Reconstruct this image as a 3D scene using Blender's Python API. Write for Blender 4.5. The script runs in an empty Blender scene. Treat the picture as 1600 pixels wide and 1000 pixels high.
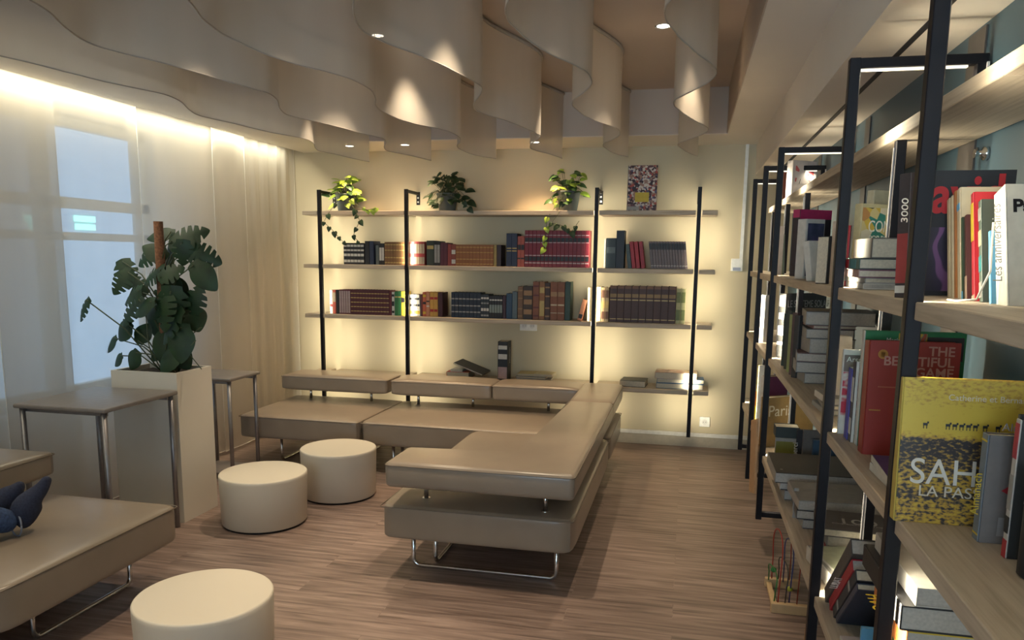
import bpy, bmesh, math, random
from mathutils import Vector, Matrix, Euler
random.seed(7)
PI = math.pi
scene = bpy.context.scene
COL = scene.collection
# ------------------------------------------------------------------ camera
CAM = Vector((0, 0, 1.55))
YAW, PIT, ROL, F, CY = -0.2206246, -0.15568343, 0.0122599, 1209.43, 592.28
cy_, sy_, cp_, sp_ = math.cos(YAW), math.sin(YAW), math.cos(PIT), math.sin(PIT)
FWD = Vector((sy_*cp_, cy_*cp_, sp_)); RT0 = Vector((cy_, -sy_, 0)); UP0 = RT0.cross(FWD)
RT = RT0*math.cos(ROL)+UP0*math.sin(ROL); UP = UP0*math.cos(ROL)-RT0*math.sin(ROL)
cam = bpy.data.cameras.new('camera'); camo = bpy.data.objects.new('camera', cam); COL.objects.link(camo)
cam.sensor_width = 36; cam.lens = F/1600*36; cam.shift_y = (CY-500)/1600; cam.clip_start = .05
m4 = Matrix((RT, UP, -FWD)).transposed().to_4x4(); m4.translation = CAM
camo.matrix_world = m4
scene.camera = camo
def on(ax, val, u, v):
    """world point on the plane axis=val seen at pixel (u, v) of the 1600x1000 photograph"""
    d = FWD + RT*((u-800)/F) - UP*((v-CY)/F)
    return CAM + d*((val-CAM[ax])/d[ax])
def onx(x, u, v): return on(0, x, u, v)
def ony(y, u, v): return on(1, y, u, v)
def onz(z, u, v): return on(2, z, u, v)
# ------------------------------------------------------------------ world, exposure, large lights
scene.view_settings.view_transform = 'Standard'; scene.view_settings.look = 'None'
scene.view_settings.exposure = 0.68; scene.view_settings.gamma = 1; scene.view_settings.use_curve_mapping = False
w = bpy.data.worlds.new('world'); scene.world = w; w.use_nodes = True
w.node_tree.nodes['Background'].inputs[0].default_value = (.50, .68, .88, 1)
w.node_tree.nodes['Background'].inputs[1].default_value = 1.7
def area(name, loc, rot, sx, sy, power, color, spread=180, portal=False):
    l = bpy.data.lights.new(name, 'AREA'); l.shape = 'RECTANGLE'; l.size = sx; l.size_y = sy
    l.energy = power; l.color = color; l.spread = math.radians(spread)
    if portal: l.cycles.is_portal = True
    o = bpy.data.objects.new(name, l); o.location = loc; o.rotation_euler = rot; COL.objects.link(o); return o
def spot(name, loc, power, color, angle=75, blend=.6, rot=(0, 0, 0), r=.03):
    l = bpy.data.lights.new(name, 'SPOT'); l.energy = power; l.color = color; l.spot_size = math.radians(angle)
    l.spot_blend = blend; l.shadow_soft_size = r
    o = bpy.data.objects.new(name, l); o.location = loc; o.rotation_euler = rot; COL.objects.link(o); return o
D = 6.527            # back wall
WR = .775            # right wall behind the bookcase
WL = -3.80           # window wall
YB = -2.6            # wall behind the camera
TRAY = (-2.80, .228, -1.2, 5.962); ZS = 2.447; ZT = 2.77; ZL = 2.21; XL = .475
WARM = (1, .80, .56); LEDC = (1, .90, .66); COOL = (.62, .84, 1)
area('daylight_rear_window', (-.3, YB-.2, 1.5), (-PI/2-.55, 0, PI), 1.7, 1.6, 42, COOL, 95)
area('cove_light', (-3.403, 2.0, 2.462), (0, math.radians(12), 0), .012, 8.6, 24, (1, .93, .70), 170)
# ------------------------------------------------------------------ materials
def nm(name):
    m = bpy.data.materials.new(name); m.use_nodes = True
    return m, m.node_tree.nodes, m.node_tree.links, m.node_tree.nodes['Principled BSDF']
_mc = {}
def mat(rgb, rough=.6, metal=0, name=None, spec=.5, noise=.06, scale=30, bump=0):
    key = (tuple(rgb), rough, metal, spec, noise, scale, bump)
    if key in _mc: return _mc[key]
    m, N, L, b = nm(name or 'paint')
    b.inputs['Roughness'].default_value = rough; b.inputs['Metallic'].default_value = metal
    b.inputs['Specular IOR Level'].default_value = spec
    tc = N.new('ShaderNodeTexCoord'); no = N.new('ShaderNodeTexNoise'); no.inputs['Scale'].default_value = scale
    L.new(tc.outputs['Object'], no.inputs['Vector'])
    r = N.new('ShaderNodeValToRGB'); r.color_ramp.elements[0].position = .3; r.color_ramp.elements[1].position = .7
    r.color_ramp.elements[0].color = (*[c*(1-noise) for c in rgb], 1); r.color_ramp.elements[1].color = (*[min(1, c*(1+noise)) for c in rgb], 1)
    L.new(no.outputs['Fac'], r.inputs['Fac']); L.new(r.outputs['Color'], b.inputs['Base Color'])
    if bump:
        bp = N.new('ShaderNodeBump'); bp.inputs['Strength'].default_value = bump; bp.inputs['Distance'].default_value = .002
        L.new(no.outputs['Fac'], bp.inputs['Height']); L.new(bp.outputs['Normal'], b.inputs['Normal'])
    _mc[key] = m; return m
def ramp_mat(name, kind, scale, stops, rough=.5, vscale=(1, 1, 1), detail=2, const=False):
    m, N, L, b = nm(name); b.inputs['Roughness'].default_value = rough
    tc = N.new('ShaderNodeTexCoord'); mp = N.new('ShaderNodeMapping'); mp.inputs['Scale'].default_value = vscale
    L.new(tc.outputs['Object'], mp.inputs['Vector'])
    if kind == 'noise':
        t = N.new('ShaderNodeTexNoise'); t.inputs['Scale'].default_value = scale; t.inputs['Detail'].default_value = detail; out = t.outputs['Fac']
    elif kind == 'voronoi':
        t = N.new('ShaderNodeTexVoronoi'); t.inputs['Scale'].default_value = scale
        s = N.new('ShaderNodeSeparateColor'); L.new(t.outputs['Color'], s.inputs[0]); out = s.outputs[0]
    else:
        t = N.new('ShaderNodeTexWave'); t.inputs['Scale'].default_value = scale; t.inputs['Distortion'].default_value = detail; out = t.outputs['Fac']
    L.new(mp.outputs[0], t.inputs['Vector'])
    r = N.new('ShaderNodeValToRGB'); cr = r.color_ramp
    if const: cr.interpolation = 'CONSTANT'
    while len(cr.elements) < len(stops): cr.elements.new(.5)
    for e, (p, c) in zip(cr.elements, stops): e.position = p; e.color = (*c, 1)
    L.new(out, r.inputs['Fac']); L.new(r.outputs['Color'], b.inputs['Base Color']); return m
def emis(name, rgb, s):
    m, N, L, b = nm(name); b.inputs['Base Color'].default_value = (*rgb, 1)
    b.inputs['Emission Color'].default_value = (*rgb, 1); b.inputs['Emission Strength'].default_value = s; return m
def sheer(name, rgb, transp, transl, streak=6):
    m, N, L, b = nm(name); N.remove(b); out = N['Material Output']
    tc = N.new('ShaderNodeTexCoord'); mp = N.new('ShaderNodeMapping'); mp.inputs['Scale'].default_value = (1, 1, .12)
    L.new(tc.outputs['Object'], mp.inputs[0]); no = N.new('ShaderNodeTexNoise'); no.inputs['Scale'].default_value = streak
    L.new(mp.outputs[0], no.inputs['Vector'])
    r = N.new('ShaderNodeValToRGB'); r.color_ramp.elements[0].color = (*[c*.95 for c in rgb], 1); r.color_ramp.elements[1].color = (*rgb, 1)
    r.color_ramp.elements[0].position = .35; r.color_ramp.elements[1].position = .65
    L.new(no.outputs['Fac'], r.inputs['Fac'])
    d = N.new('ShaderNodeBsdfDiffuse'); t = N.new('ShaderNodeBsdfTranslucent'); x = N.new('ShaderNodeBsdfTransparent')
    L.new(r.outputs[0], d.inputs['Color']); L.new(r.outputs[0], t.inputs['Color'])
    a = N.new('ShaderNodeMixShader'); a.inputs[0].default_value = transl; L.new(d.outputs[0], a.inputs[1]); L.new(t.outputs[0], a.inputs[2])
    c = N.new('ShaderNodeMixShader'); c.inputs[0].default_value = transp; L.new(a.outputs[0], c.inputs[1]); L.new(x.outputs[0], c.inputs[2])
    L.new(c.outputs[0], out.inputs['Surface']); return m
def plank_floor():
    m, N, L, b = nm('laminate_planks'); b.inputs['Roughness'].default_value = .42
    tc = N.new('ShaderNodeTexCoord')
    br = N.new('ShaderNodeTexBrick'); br.offset = .37; br.inputs['Scale'].default_value = 1
    br.inputs['Brick Width'].default_value = 1.25; br.inputs['Row Height'].default_value = .155; br.inputs['Mortar Size'].default_value = .0015
    br.inputs['Color1'].default_value = (.0, .0, .0, 1); br.inputs['Color2'].default_value = (1, 1, 1, 1); br.inputs['Mortar'].default_value = (.2, .2, .2, 1)
    L.new(tc.outputs['Object'], br.inputs['Vector'])
    mp = N.new('ShaderNodeMapping'); mp.inputs['Scale'].default_value = (1.6, 22, 1)
    ad = N.new('ShaderNodeVectorMath'); ad.operation = 'MULTIPLY_ADD'; ad.inputs[1].default_value = (9, 0, 0)
    L.new(br.outputs['Color'], ad.inputs[0]); L.new(tc.outputs['Object'], ad.inputs[2]); L.new(ad.outputs[0], mp.inputs[0])
    n1 = N.new('ShaderNodeTexNoise'); n1.inputs['Scale'].default_value = 1.6; n1.inputs['Detail'].default_value = 6; n1.inputs['Distortion'].default_value = .6
    L.new(mp.outputs[0], n1.inputs['Vector'])
    r = N.new('ShaderNodeValToRGB'); e = r.color_ramp.elements
    e[0].position = .28; e[0].color = (.125, .088, .074, 1); e[1].position = .72; e[1].color = (.39, .29, .245, 1)
    k = e.new(.5); k.color = (.255, .183, .154, 1)
    L.new(n1.outputs['Fac'], r.inputs['Fac'])
    mx = N.new('ShaderNodeMix'); mx.data_type = 'RGBA'; mx.blend_type = 'MULTIPLY'; mx.inputs[0].default_value = .35
    L.new(r.outputs[0], mx.inputs[6]); r2 = N.new('ShaderNodeValToRGB'); r2.color_ramp.elements[0].color = (.62, .6, .6, 1)
    L.new(br.outputs['Color'], r2.inputs[0]); L.new(r2.outputs[0], mx.inputs[7]); L.new(mx.outputs[2], b.inputs['Base Color'])
    bp = N.new('ShaderNodeBump'); bp.inputs['Strength'].default_value = .25; bp.inputs['Distance'].default_value = .002
    L.new(n1.outputs['Fac'], bp.inputs['Height']); L.new(bp.outputs[0], b.inputs['Normal']); return m
def oak(name, vs):
    return ramp_mat(name, 'noise', 3, [(.3, (.40, .325, .24)), (.5, (.50, .415, .315)), (.7, (.57, .485, .375))], .55, vs, 5)
M = dict(
    floor=plank_floor(), wall=mat((.57, .495, .345), .8, name='beige_wall_paint', noise=.02, scale=3),
    white=mat((.74, .69, .62), .75, name='white_paint', noise=.015, scale=4), ceil=mat((.54, .45, .375), .85, name='ceiling_paint', noise=.02, scale=2),
    trim=mat((.80, .78, .72), .5, name='white_trim'), skirt=mat((.50, .44, .34), .6, name='skirting_paint'),
    blue=mat((.055, .105, .145), .45, name='blue_grey_lacquer', noise=.03, scale=2), slot=mat((.012, .012, .016), .6, name='black_slot'),
    black=mat((.010, .009, .012), .45, 0, name='black_powder_coat', noise=.1, spec=.22), oakx=oak('pale_oak_x', (1.5, 30, 30)), oaky=oak('pale_oak_y', (30, 1.5, 30)),
    leather=mat((.275, .225, .175), .30, name='taupe_leather', noise=.05, scale=6, bump=.12), seam=mat((.19, .152, .116), .5, name='leather_seam'),
    chrome=mat((.72, .72, .72), .18, 1, name='brushed_chrome'), stool=mat((.68, .625, .52), .45, name='cream_lacquer', noise=.01, scale=3),
    foot=mat((.02, .02, .022), .7, name='black_rubber'), planter=mat((.70, .65, .56), .5, name='white_planter', noise=.02, scale=3),
    soil=mat((.035, .025, .018), .95, name='potting_soil', noise=.4, scale=60), tabletop=mat((.215, .19, .175), .38, name='taupe_tabletop'),
    steel=mat((.30, .29, .30), .4, .8, name='grey_steel'), leaf=mat((.011, .038, .009), .55, name='dark_leaf', noise=.35, scale=14),
    leafm=mat((.045, .11, .03), .4, name='green_leaf', noise=.4, scale=18), leafl=mat((.30, .44, .055), .45, name='lime_leaf', noise=.4, scale=22),
    stem=mat((.06, .075, .03), .6, name='stem_green'), coir=mat((.20, .085, .04), .95, name='coir_pole', noise=.35, scale=80, bump=.5),
    pot=mat((.10, .125, .12), .6, name='grey_plastic_pot'), glass=None, socket=mat((.85, .84, .80), .35, name='white_plastic'),
    dark=mat((.03, .03, .03), .5, name='dark_plastic'), pages=mat((.56, .50, .39), .85, name='book_pages', noise=.1, scale=150),
    pagesw=mat((.46, .43, .385), .85, name='white_book_pages', noise=.1, scale=150),
    denim=mat((.035, .065, .15), .9, name='denim', noise=.35, scale=90, bump=.3), sock=mat((.028, .034, .065), .95, name='navy_sock', noise=.2, scale=120),
    stitch=mat((.22, .24, .30), .8, name='stitching'), shirt=mat((.10, .10, .11), .9, name='dark_jersey'), skin=mat((.55, .33, .24), .5, name='skin'), hair=mat((.03, .02, .015), .7, name='hair'),
    card=mat((.40, .235, .115), .85, name='brown_board', noise=.1, scale=12), peach=mat((.52, .32, .17), .8, name='tan_board', noise=.08), pine=mat((.62, .44, .24), .6, name='pine'),
    led=emis('led_diffuser', (1, .93, .76), .7), downlight=emis('downlight_lens', (1, .88, .68), 14),
)
gm, N, L, b = nm('window_glass'); b.inputs['Transmission Weight'].default_value = 1; b.inputs['Roughness'].default_value = 0; b.inputs['IOR'].default_value = 1.05; M['glass'] = gm
M['baffle'] = sheer('white_voile', (.76, .70, .62), .24, .42)
M['curtain'] = sheer('sheer_curtain', (.84, .79, .70), .34, .42, 5)
M['curtain_dense'] = sheer('dense_sheer_curtain', (.82, .76, .67), .14, .38, 5)
M['hem'] = mat((.42, .38, .33), .8, name='stitched_hem')
# ------------------------------------------------------------------ helpers
class MB:
    def __init__(s): s.bm = bmesh.new()
    def box(s, x0, x1, y0, y1, z0, z1, bev=0, seg=2, mi=0, mtx=None):
        r = bmesh.ops.create_cube(s.bm, size=1); vs = r['verts']
        bmesh.ops.scale(s.bm, vec=(abs(x1-x0), abs(y1-y0), abs(z1-z0)), verts=vs)
        bmesh.ops.translate(s.bm, vec=((x0+x1)/2, (y0+y1)/2, (z0+z1)/2), verts=vs)
        fs = list({f for v in vs for f in v.link_faces})
        for f in fs: f.material_index = mi
        if bev:
            es = list({e for v in vs for e in v.link_edges})
            r = bmesh.ops.bevel(s.bm, geom=es, offset=bev, segments=seg, profile=.5, affect='EDGES')
            vs = list({v for f in r['faces'] for v in f.verts} | {v for v in vs if v.is_valid})
            for f in r['faces']: f.material_index = mi
        if mtx is not None: bmesh.ops.transform(s.bm, matrix=mtx, verts=vs)
        return s
    def tube(s, pts, r, seg=10, mi=0, cap=True, rs=None):
        pts = [Vector(p) for p in pts]; n = len(pts); rings = []
        prev = None
        for i, p in enumerate(pts):
            d = (pts[min(i+1, n-1)]-pts[max(i-1, 0)])
            d = d.normalized() if d.length > 1e-9 else Vector((0, 0, 1))
            if prev is None: a = d.orthogonal().normalized()
            else:
                a = prev-d*prev.dot(d)
                a = a.normalized() if a.length > 1e-6 else d.orthogonal().normalized()
            prev = a; c = d.cross(a); rr = rs[i] if rs else r
            rings.append([s.bm.verts.new(p+(a*math.cos(t)+c*math.sin(t))*rr) for t in [2*PI*k/seg for k in range(seg)]])
        for i in range(n-1):
            for k in range(seg):
                f = s.bm.faces.new((rings[i][k], rings[i][(k+1) % seg], rings[i+1][(k+1) % seg], rings[i+1][k])); f.material_index = mi; f.smooth = True
        if cap:
            f = s.bm.faces.new(rings[0][::-1]); f.material_index = mi; f = s.bm.faces.new(rings[-1]); f.material_index = mi
        return s
    def lathe(s, prof, cx=0, cy=0, seg=48, mi=0, capb=True, capt=True):
        rings = [[s.bm.verts.new((cx+r*math.cos(2*PI*k/seg), cy+r*math.sin(2*PI*k/seg), z)) for k in range(seg)] for r, z in prof]
        for i in range(len(rings)-1):
            for k in range(seg):
                f = s.bm.faces.new((rings[i][k], rings[i][(k+1) % seg], rings[i+1][(k+1) % seg], rings[i+1][k])); f.material_index = mi; f.smooth = True
        if capb: f = s.bm.faces.new(rings[0][::-1]); f.material_index = mi
        if capt: f = s.bm.faces.new(rings[-1]); f.material_index = mi
        return s
    def poly(s, pts, mi=0):
        f = s.bm.faces.new([s.bm.verts.new(p) for p in pts]); f.material_index = mi; return f
    def grid(s, fn, nu, nv, mi=0, smooth=True):
        V = [[s.bm.verts.new(fn(i/nu, j/nv)) for j in range(nv+1)] for i in range(nu+1)]
        for i in range(nu):
            for j in range(nv):
                f = s.bm.faces.new((V[i][j], V[i+1][j], V[i+1][j+1], V[i][j+1])); f.smooth = smooth; f.material_index = mi
        return s
    def build(s, name, mats, parent=None, smooth=False):
        me = bpy.data.meshes.new(name)
        if smooth:
            for f in s.bm.faces: f.smooth = True
        s.bm.normal_update(); s.bm.to_mesh(me); s.bm.free()
        for m in (mats if isinstance(mats, (list, tuple)) else [mats]): me.materials.append(m)
        if smooth:
            try: me.set_sharp_from_angle(angle=math.radians(50))
            except Exception: pass
        o = bpy.data.objects.new(name, me); COL.objects.link(o)
        if parent: o.parent = parent
        return o
def tag(o, label=None, cat=None, group=None, kind=None):
    if label: o['label'] = label
    if cat: o['category'] = cat
    if group: o['group'] = group
    if kind: o['kind'] = kind
    return o
def empty(name, loc=(0, 0, 0), rz=0, label=None, cat=None, group=None):
    o = bpy.data.objects.new(name, None); o.empty_display_size = .05; COL.objects.link(o)
    o.location = loc; o.rotation_euler = (0, 0, rz); return tag(o, label, cat, group)
def struct(name, mb, m, parent=None):
    o = mb.build(name, m, parent)
    if not parent: o['kind'] = 'structure'
    return o
def solid(o, t, off=0):
    md = o.modifiers.new('thickness', 'SOLIDIFY'); md.thickness = t; md.offset = off; return o
def text(name, s, size, m, parent, loc, rot, label=None, ext=.0004, align='LEFT', sx=1, bold=0):
    c = bpy.data.curves.new(name, 'FONT'); c.body = s; c.size = size; c.extrude = ext; c.align_x = align; c.offset = bold
    t = bpy.data.objects.new(name, c); COL.objects.link(t)
    bpy.context.view_layer.update()
    me = bpy.data.meshes.new_from_object(t); COL.objects.unlink(t); bpy.data.objects.remove(t)
    me.materials.clear(); me.materials.append(m)
    for v in me.vertices: v.co.x *= sx
    o = bpy.data.objects.new(name, me); COL.objects.link(o); o.parent = parent; o.location = loc; o.rotation_euler = rot
    if label: o['label'] = label
    return o
COVER = (PI/2, 0, 0)             # lettering on a face that looks along -y
SPINEUP = (0, -PI/2, 0)

# ------------------------------------------------------------------ room shell
struct('floor', MB().box(WL-.1, WR+.1, YB-.1, D+.1, -.08, 0), M['floor'])
struct('wall_back', MB().box(WL-.1, WR+.1, D, D+.12, 0, 2.9), M['wall'])
struct('wall_right', MB().box(WR, WR+.12, YB, D, 0, 2.9), M['blue'])
# window wall on the left with its opening
wy0, wy1, wz0, wz1 = 3.30, 5.05, .62, 2.40
mb = MB().box(WL-.2, WL, YB, wy0, 0, 2.9).box(WL-.2, WL, wy1, D, 0, 2.9).box(WL-.2, WL, wy0, wy1, 0, wz0).box(WL-.2, WL, wy0, wy1, wz1, 2.9)
struct('wall_left', mb, M['white'])
mb = MB().box(WL-.1, WR+.1, YB-.15, YB, 0, .65).box(WL-.1, WR+.1, YB-.15, YB, 2.35, 2.9).box(WL-.1, -1.5, YB-.15, YB, .65, 2.35).box(.42, WR+.1, YB-.15, YB, .65, 2.35)
struct('wall_rear', mb, M['white'])
mb = MB().box(WL-.1, WR+.1, YB, D, ZT, ZT+.1)
struct('ceiling', mb, M['ceil'])
tx0, tx1, ty0, ty1 = TRAY
mb = MB().box(-3.388, tx0, YB, D, ZS, ZT).box(tx0, tx1, ty1, D, ZS, ZT).box(tx0, tx1, YB, ty0, ZS, ZT).box(tx1, XL, YB, D, ZS, ZT)
struct('trim_1', mb, M['white'])
mb = MB().box(tx0, tx1, ty1-.006, ty1, ZS+.004, ZT).box(tx0, tx0+.006, ty0, ty1-.006, ZS+.004, ZT).box(tx1-.006, tx1, ty0, ty1-.006, ZS+.004, ZT)
struct('trim_7', mb, M['ceil'])
mb = MB().box(XL, WR, YB, D, ZL, ZT)
struct('trim_2', mb, M['white'])
t = MB().box(.612, .630, YB+.1, 6.2, ZL-.004, ZL-.0005).build('track_slot', M['slot']); tag(t, kind='structure'); t.name = 'trim_3'
struct('baseboard_back', MB().box(-3.42, WR, D-.014, D, 0, .085).box(-3.42, WR, D-.018, D, .085, .12, .003, 1), [M['skirt']])
t = MB().box(-3.42, WR, D-.022, D-.018, .088, .120).build('trim_4', M['trim']); tag(t, kind='structure')
# window frame
wf = MB(); X0, X1 = WL-.13, WL-.07
ym = onx(WL-.1, 63, 300).y
for a, c in ((wy0, wy0+.06), (wy1-.06, wy1), (ym-.05, ym+.05)): wf.box(X0, X1, a, c, wz0, wz1)
zr = onx(WL-.1, 160, 371).z; zr2 = onx(WL-.1, 160, 322).z
for a, c in ((wz0, wz0+.07), (wz1-.07, wz1), (zr-.025, zr+.025), (zr2-.035, zr2+.035)): wf.box(X0, X1, wy0, wy1, a, c)
win = wf.build('window_1', M['trim']); win['kind'] = 'structure'
MB().box(WL-.105, WL-.097, wy0+.06, wy1-.06, wz0+.07, wz1-.07).build('window_pane', M['glass'], win)
MB().box(WL-.2, WL+.05, wy0-.03, wy1+.03, wz0-.035, wz0).build('window_sill', M['trim'], win)
wr = MB()
for a in (-1.5, -.55, .36): wr.box(a, a+.06, YB-.1, YB-.04, .65, 2.35)
wr.box(-1.5, .42, YB-.1, YB-.04, .65, .71).box(-1.5, .42, YB-.1, YB-.04, 2.29, 2.35)
wr = wr.build('window_2', M['trim']); wr['kind'] = 'structure'
# pale blue backdrop added as window haze, with glowing strips for green reflections
haze_mat = ramp_mat('pale_blue_haze', 'noise', 6, [(.4, (.52, .58, .64)), (.6, (.60, .66, .72))], .9, (1, .4, 9))
ob = empty('haze_backdrop', (WL-6.3, 6.0, -2), 0, 'pale blue backdrop added as haze behind the window', 'backdrop')
MB().box(-1, 0, -14, 14, 0, 8.5).build('wall', haze_mat, ob)  # plain slab, the haze is put into its colour
gl = emis('green_reflection', (.45, .95, .80), 1.3)
for (ua, ub, v) in ((40, 62, 341), (118, 150, 341), (120, 150, 354), (48, 64, 355)):
    p = onx(WL-6.25, ua, v); q = onx(WL-6.25, ub, v)
    MB().box(.01, .04, p.y-6, q.y-6, p.z+2-.05, p.z+2+.05).build('reflection_strip', gl, ob)
# blue panelled back of the bookcase: seams and lock
t = MB().box(WR-.003, WR, .3, 6.5, 2.045, 2.049).build('trim_5', M['slot']); t['kind'] = 'structure'
mb = MB()
for y in (3.95, 5.3): mb.box(WR-.006, WR-.001, y-.05, y+.05, .12, 2.2)
yy = onx(WR, 1512, 240).y
mb.box(WR-.006, WR-.001, yy-.07, yy+.07, .12, 2.2)
t = mb.build('trim_6', mat((.085, .075, .07), .5, name='dark_groove')); t['kind'] = 'structure'
p = onx(WR-.02, 1531, 240)
k = empty('lock_handle', (WR, p.y, p.z), 0, 'small metal latch knob on the blue panel behind the top shelf', 'handle')
MB().lathe([(.012, -.002), (.018, 0), (.018, .012), (.008, .016), (.008, .03), (.012, .034)], seg=16).build('knob', M['chrome'], k).rotation_euler = (0, -PI/2, 0)
MB().tube([(-.012, 0, -.005), (-.013, .03, 0), (-.013, .045, .02)], .004).build('lever', M['chrome'], k)
# conduit, sockets
p = onz(2.44, 1168, 226); c0 = ony(D, 1168, 226); c1 = ony(D, 1157, 408)
t = MB().box(c0.x-.012, c0.x+.012, D-.02, D, c1.z, ZS).build('cable_conduit', M['socket']); tag(t, 'white vertical cable conduit on the beige back wall', 'conduit')
c1 = ony(D, 1151, 414)
k = empty('wall_switch', (c1.x, D, c1.z), 0, 'white wall switch box at the foot of the conduit', 'switch')
MB().box(-.045, .045, -.03, 0, -.05, .05, .004).build('box', M['socket'], k)
MB().box(-.03, .03, -.034, -.03, -.045, -.02).build('lower_edge', M['steel'], k)
def socket(u, v, label, two=False):
    c = ony(D, u, v); k = empty('wall_socket', (c.x, D, c.z), 0, label, 'socket'); w = .075 if two else .042
    MB().box(-w, w, -.012, 0, -.042, .042, .003).build('plate', M['socket'], k)
    for x in ((-.035, .035) if two else (0,)):
        h = MB().lathe([(.022, 0), (.022, .003)], seg=20); o = h.build('outlet', mat((.70, .69, .66), .4), k); o.rotation_euler = (PI/2, 0, 0); o.location = (x, -.0121, 0)
        for dx in (-.009, .009): MB().lathe([(.0028, 0), (.0028, .001)], seg=8).build('hole', M['dark'], o).location = (dx, 0, .003)
socket(1101, 659, 'white single wall socket low on the wall right of the sofa')
socket(826, 509, 'white double wall socket just under the lower book shelf', True)

# ------------------------------------------------------------------ ceiling downlights
def downlight(x, y, z, label, power, angle=80, blend=.7):
    k = empty('ceiling_downlight', (x, y, z), 0, label, 'ceiling light', 'recessed ceiling downlights')
    MB().lathe([(.045, -.003), (.045, 0), (.036, 0), (.034, -.002)], seg=28, capb=False, capt=False).build('ring', M['trim'], k)
    MB().lathe([(.034, -.0015), (.034, -.0005)], seg=24).build('lens', M['downlight'], k)
    spot('ceiling_spot', (x, y, z-.02), power, WARM if z > 2.6 else (1, .68, .38), angle, blend)
downlight(-.19, 4.40, ZT, 'bright recessed downlight in the raised ceiling beside the rightmost fabric', 45)
downlight(-1.76, 4.30, ZT, 'recessed downlight in the raised ceiling glowing behind the hanging fabrics at centre left', 60)
p = onz(ZS, 546, 228); downlight(p.x, 6.17, ZS, 'recessed downlight over the lime green trailing plant', 20, 90)
p = onz(ZS, 607, 236); downlight(-2.30, 6.17, ZS, 'recessed downlight seen just below the fabric hem left of the dark potted plant', 24, 90)
p = onz(ZS, 837, 223); downlight(p.x, 6.17, ZS, 'recessed downlight behind sheer fabric above the third plant', 34, 95)
for x, y, pw in ((-.77, 3.05, 62), (-.25, 1.3, 26), (-1.28, 1.7, 34), (-1.80, 2.95, 40), (-2.3, 1.2, 30), (-2.3, 4.9, 26), (-.77, 4.9, 24)):  # added spots without fittings, for room light and the shadow under the sofa
    spot('ceiling_spot', (x, y, ZT-.03), pw*1.05, WARM, 62, .5, r=.02)

# ------------------------------------------------------------------ hanging fabric waves
def wave(y):
    p = ((y-3.40)/1.41) % 1.0
    q = p/.41*.5 if p < .41 else .5+(p-.41)/.59*.5
    return .082*math.cos(2*PI*q)
BX = [(-2.56, 'leftmost, nearest the window wall'), (-2.045, 'second from the window wall'), (-1.525, 'third from the window wall'),
      (-1.01, 'fourth from the window wall'), (-.52, 'fifth from the window wall'), (-.02, 'rightmost, beside the bookcase ceiling')]
for i, (x0, d) in enumerate(BX):
    k = empty('hanging_fabric', (x0, 2.7, 2.29), 0, 'long wavy white voile hanging under the ceiling, '+d, 'hanging fabric', 'parallel hanging fabric waves')
    ph = random.random()*6; sc = (.97, 1.05, 1.0, 1.0, 1.0, 1.1)[i]
    def fx(y): return wave(y)*sc
    def fn(a, b_, ph=ph):
        y = -.9+a*6.85; z = 2.295+b_*.455
        rip = (1-b_)*.003*math.sin(y*9+ph)+.0012*math.sin(y*31+ph*2)*(1-b_)
        return Vector((fx(y)+rip, y-2.7, z-2.29+.004*math.sin(y*9+ph)*(1-b_)))
    o = MB().grid(fn, 420, 8).build('fabric', M['baffle'], k, True)
    MB().tube([fn(j/300, 0)+Vector((0, 0, 0)) for j in range(301)], .0028, 6).build('hem', M['hem'], k)
    MB().tube([Vector((fx(-.9+j/150*6.85), -3.6+j/150*6.85, 2.757-2.29)) for j in range(151)], .011, 6).build('ceiling_track', M['hem'], k)
# ------------------------------------------------------------------ sheer window curtains
ce = [(-1.2, 1.2, 'out at the near end of the window wall'), (1.2, 3.80, 'at the left picture edge, beige'),
      (3.30, 4.44, 'over the bright window, left of the monstera'), (4.38, 5.30, 'behind the monstera over the window edge'),
      (5.24, 5.67, 'narrow one right of the monstera'), (5.62, 6.50, 'gathered in the corner beside the shelves')]
for i, (a, b2, d) in enumerate(ce):
    k = empty('sheer_curtain', (-3.44, a, .03), 0, 'floor length white sheer curtain panel '+d, 'curtain', 'sheer curtains along the window wall')
    xo = -.026*(i % 2); L_ = b2-a; fr = (9, 11, 8, 13, 17, 38)[i]; am = (.004, .004, .003, .004, .004, .009)[i]
    def fn(s, t_, L_=L_, xo=xo, fr=fr, am=am, i=i):
        y = s*L_; z = t_*2.50
        return Vector((xo-.012+am*math.sin(y*fr+i)+am*.3*math.sin(y*fr*2.3+1+t_), y, z))
    MB().grid(fn, int(L_*90), 6).build('sheer', M['curtain' if i > 1 else 'curtain_dense'], k, True)
    MB().tube([fn(j/60, 0) for j in range(61)], .003, 5).build('hem', M['trim'], k)
    for s in (0, 1): MB().tube([fn(s, j/8) for j in range(9)], .0022, 5).build('side_hem', M['trim'], k)

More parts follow.
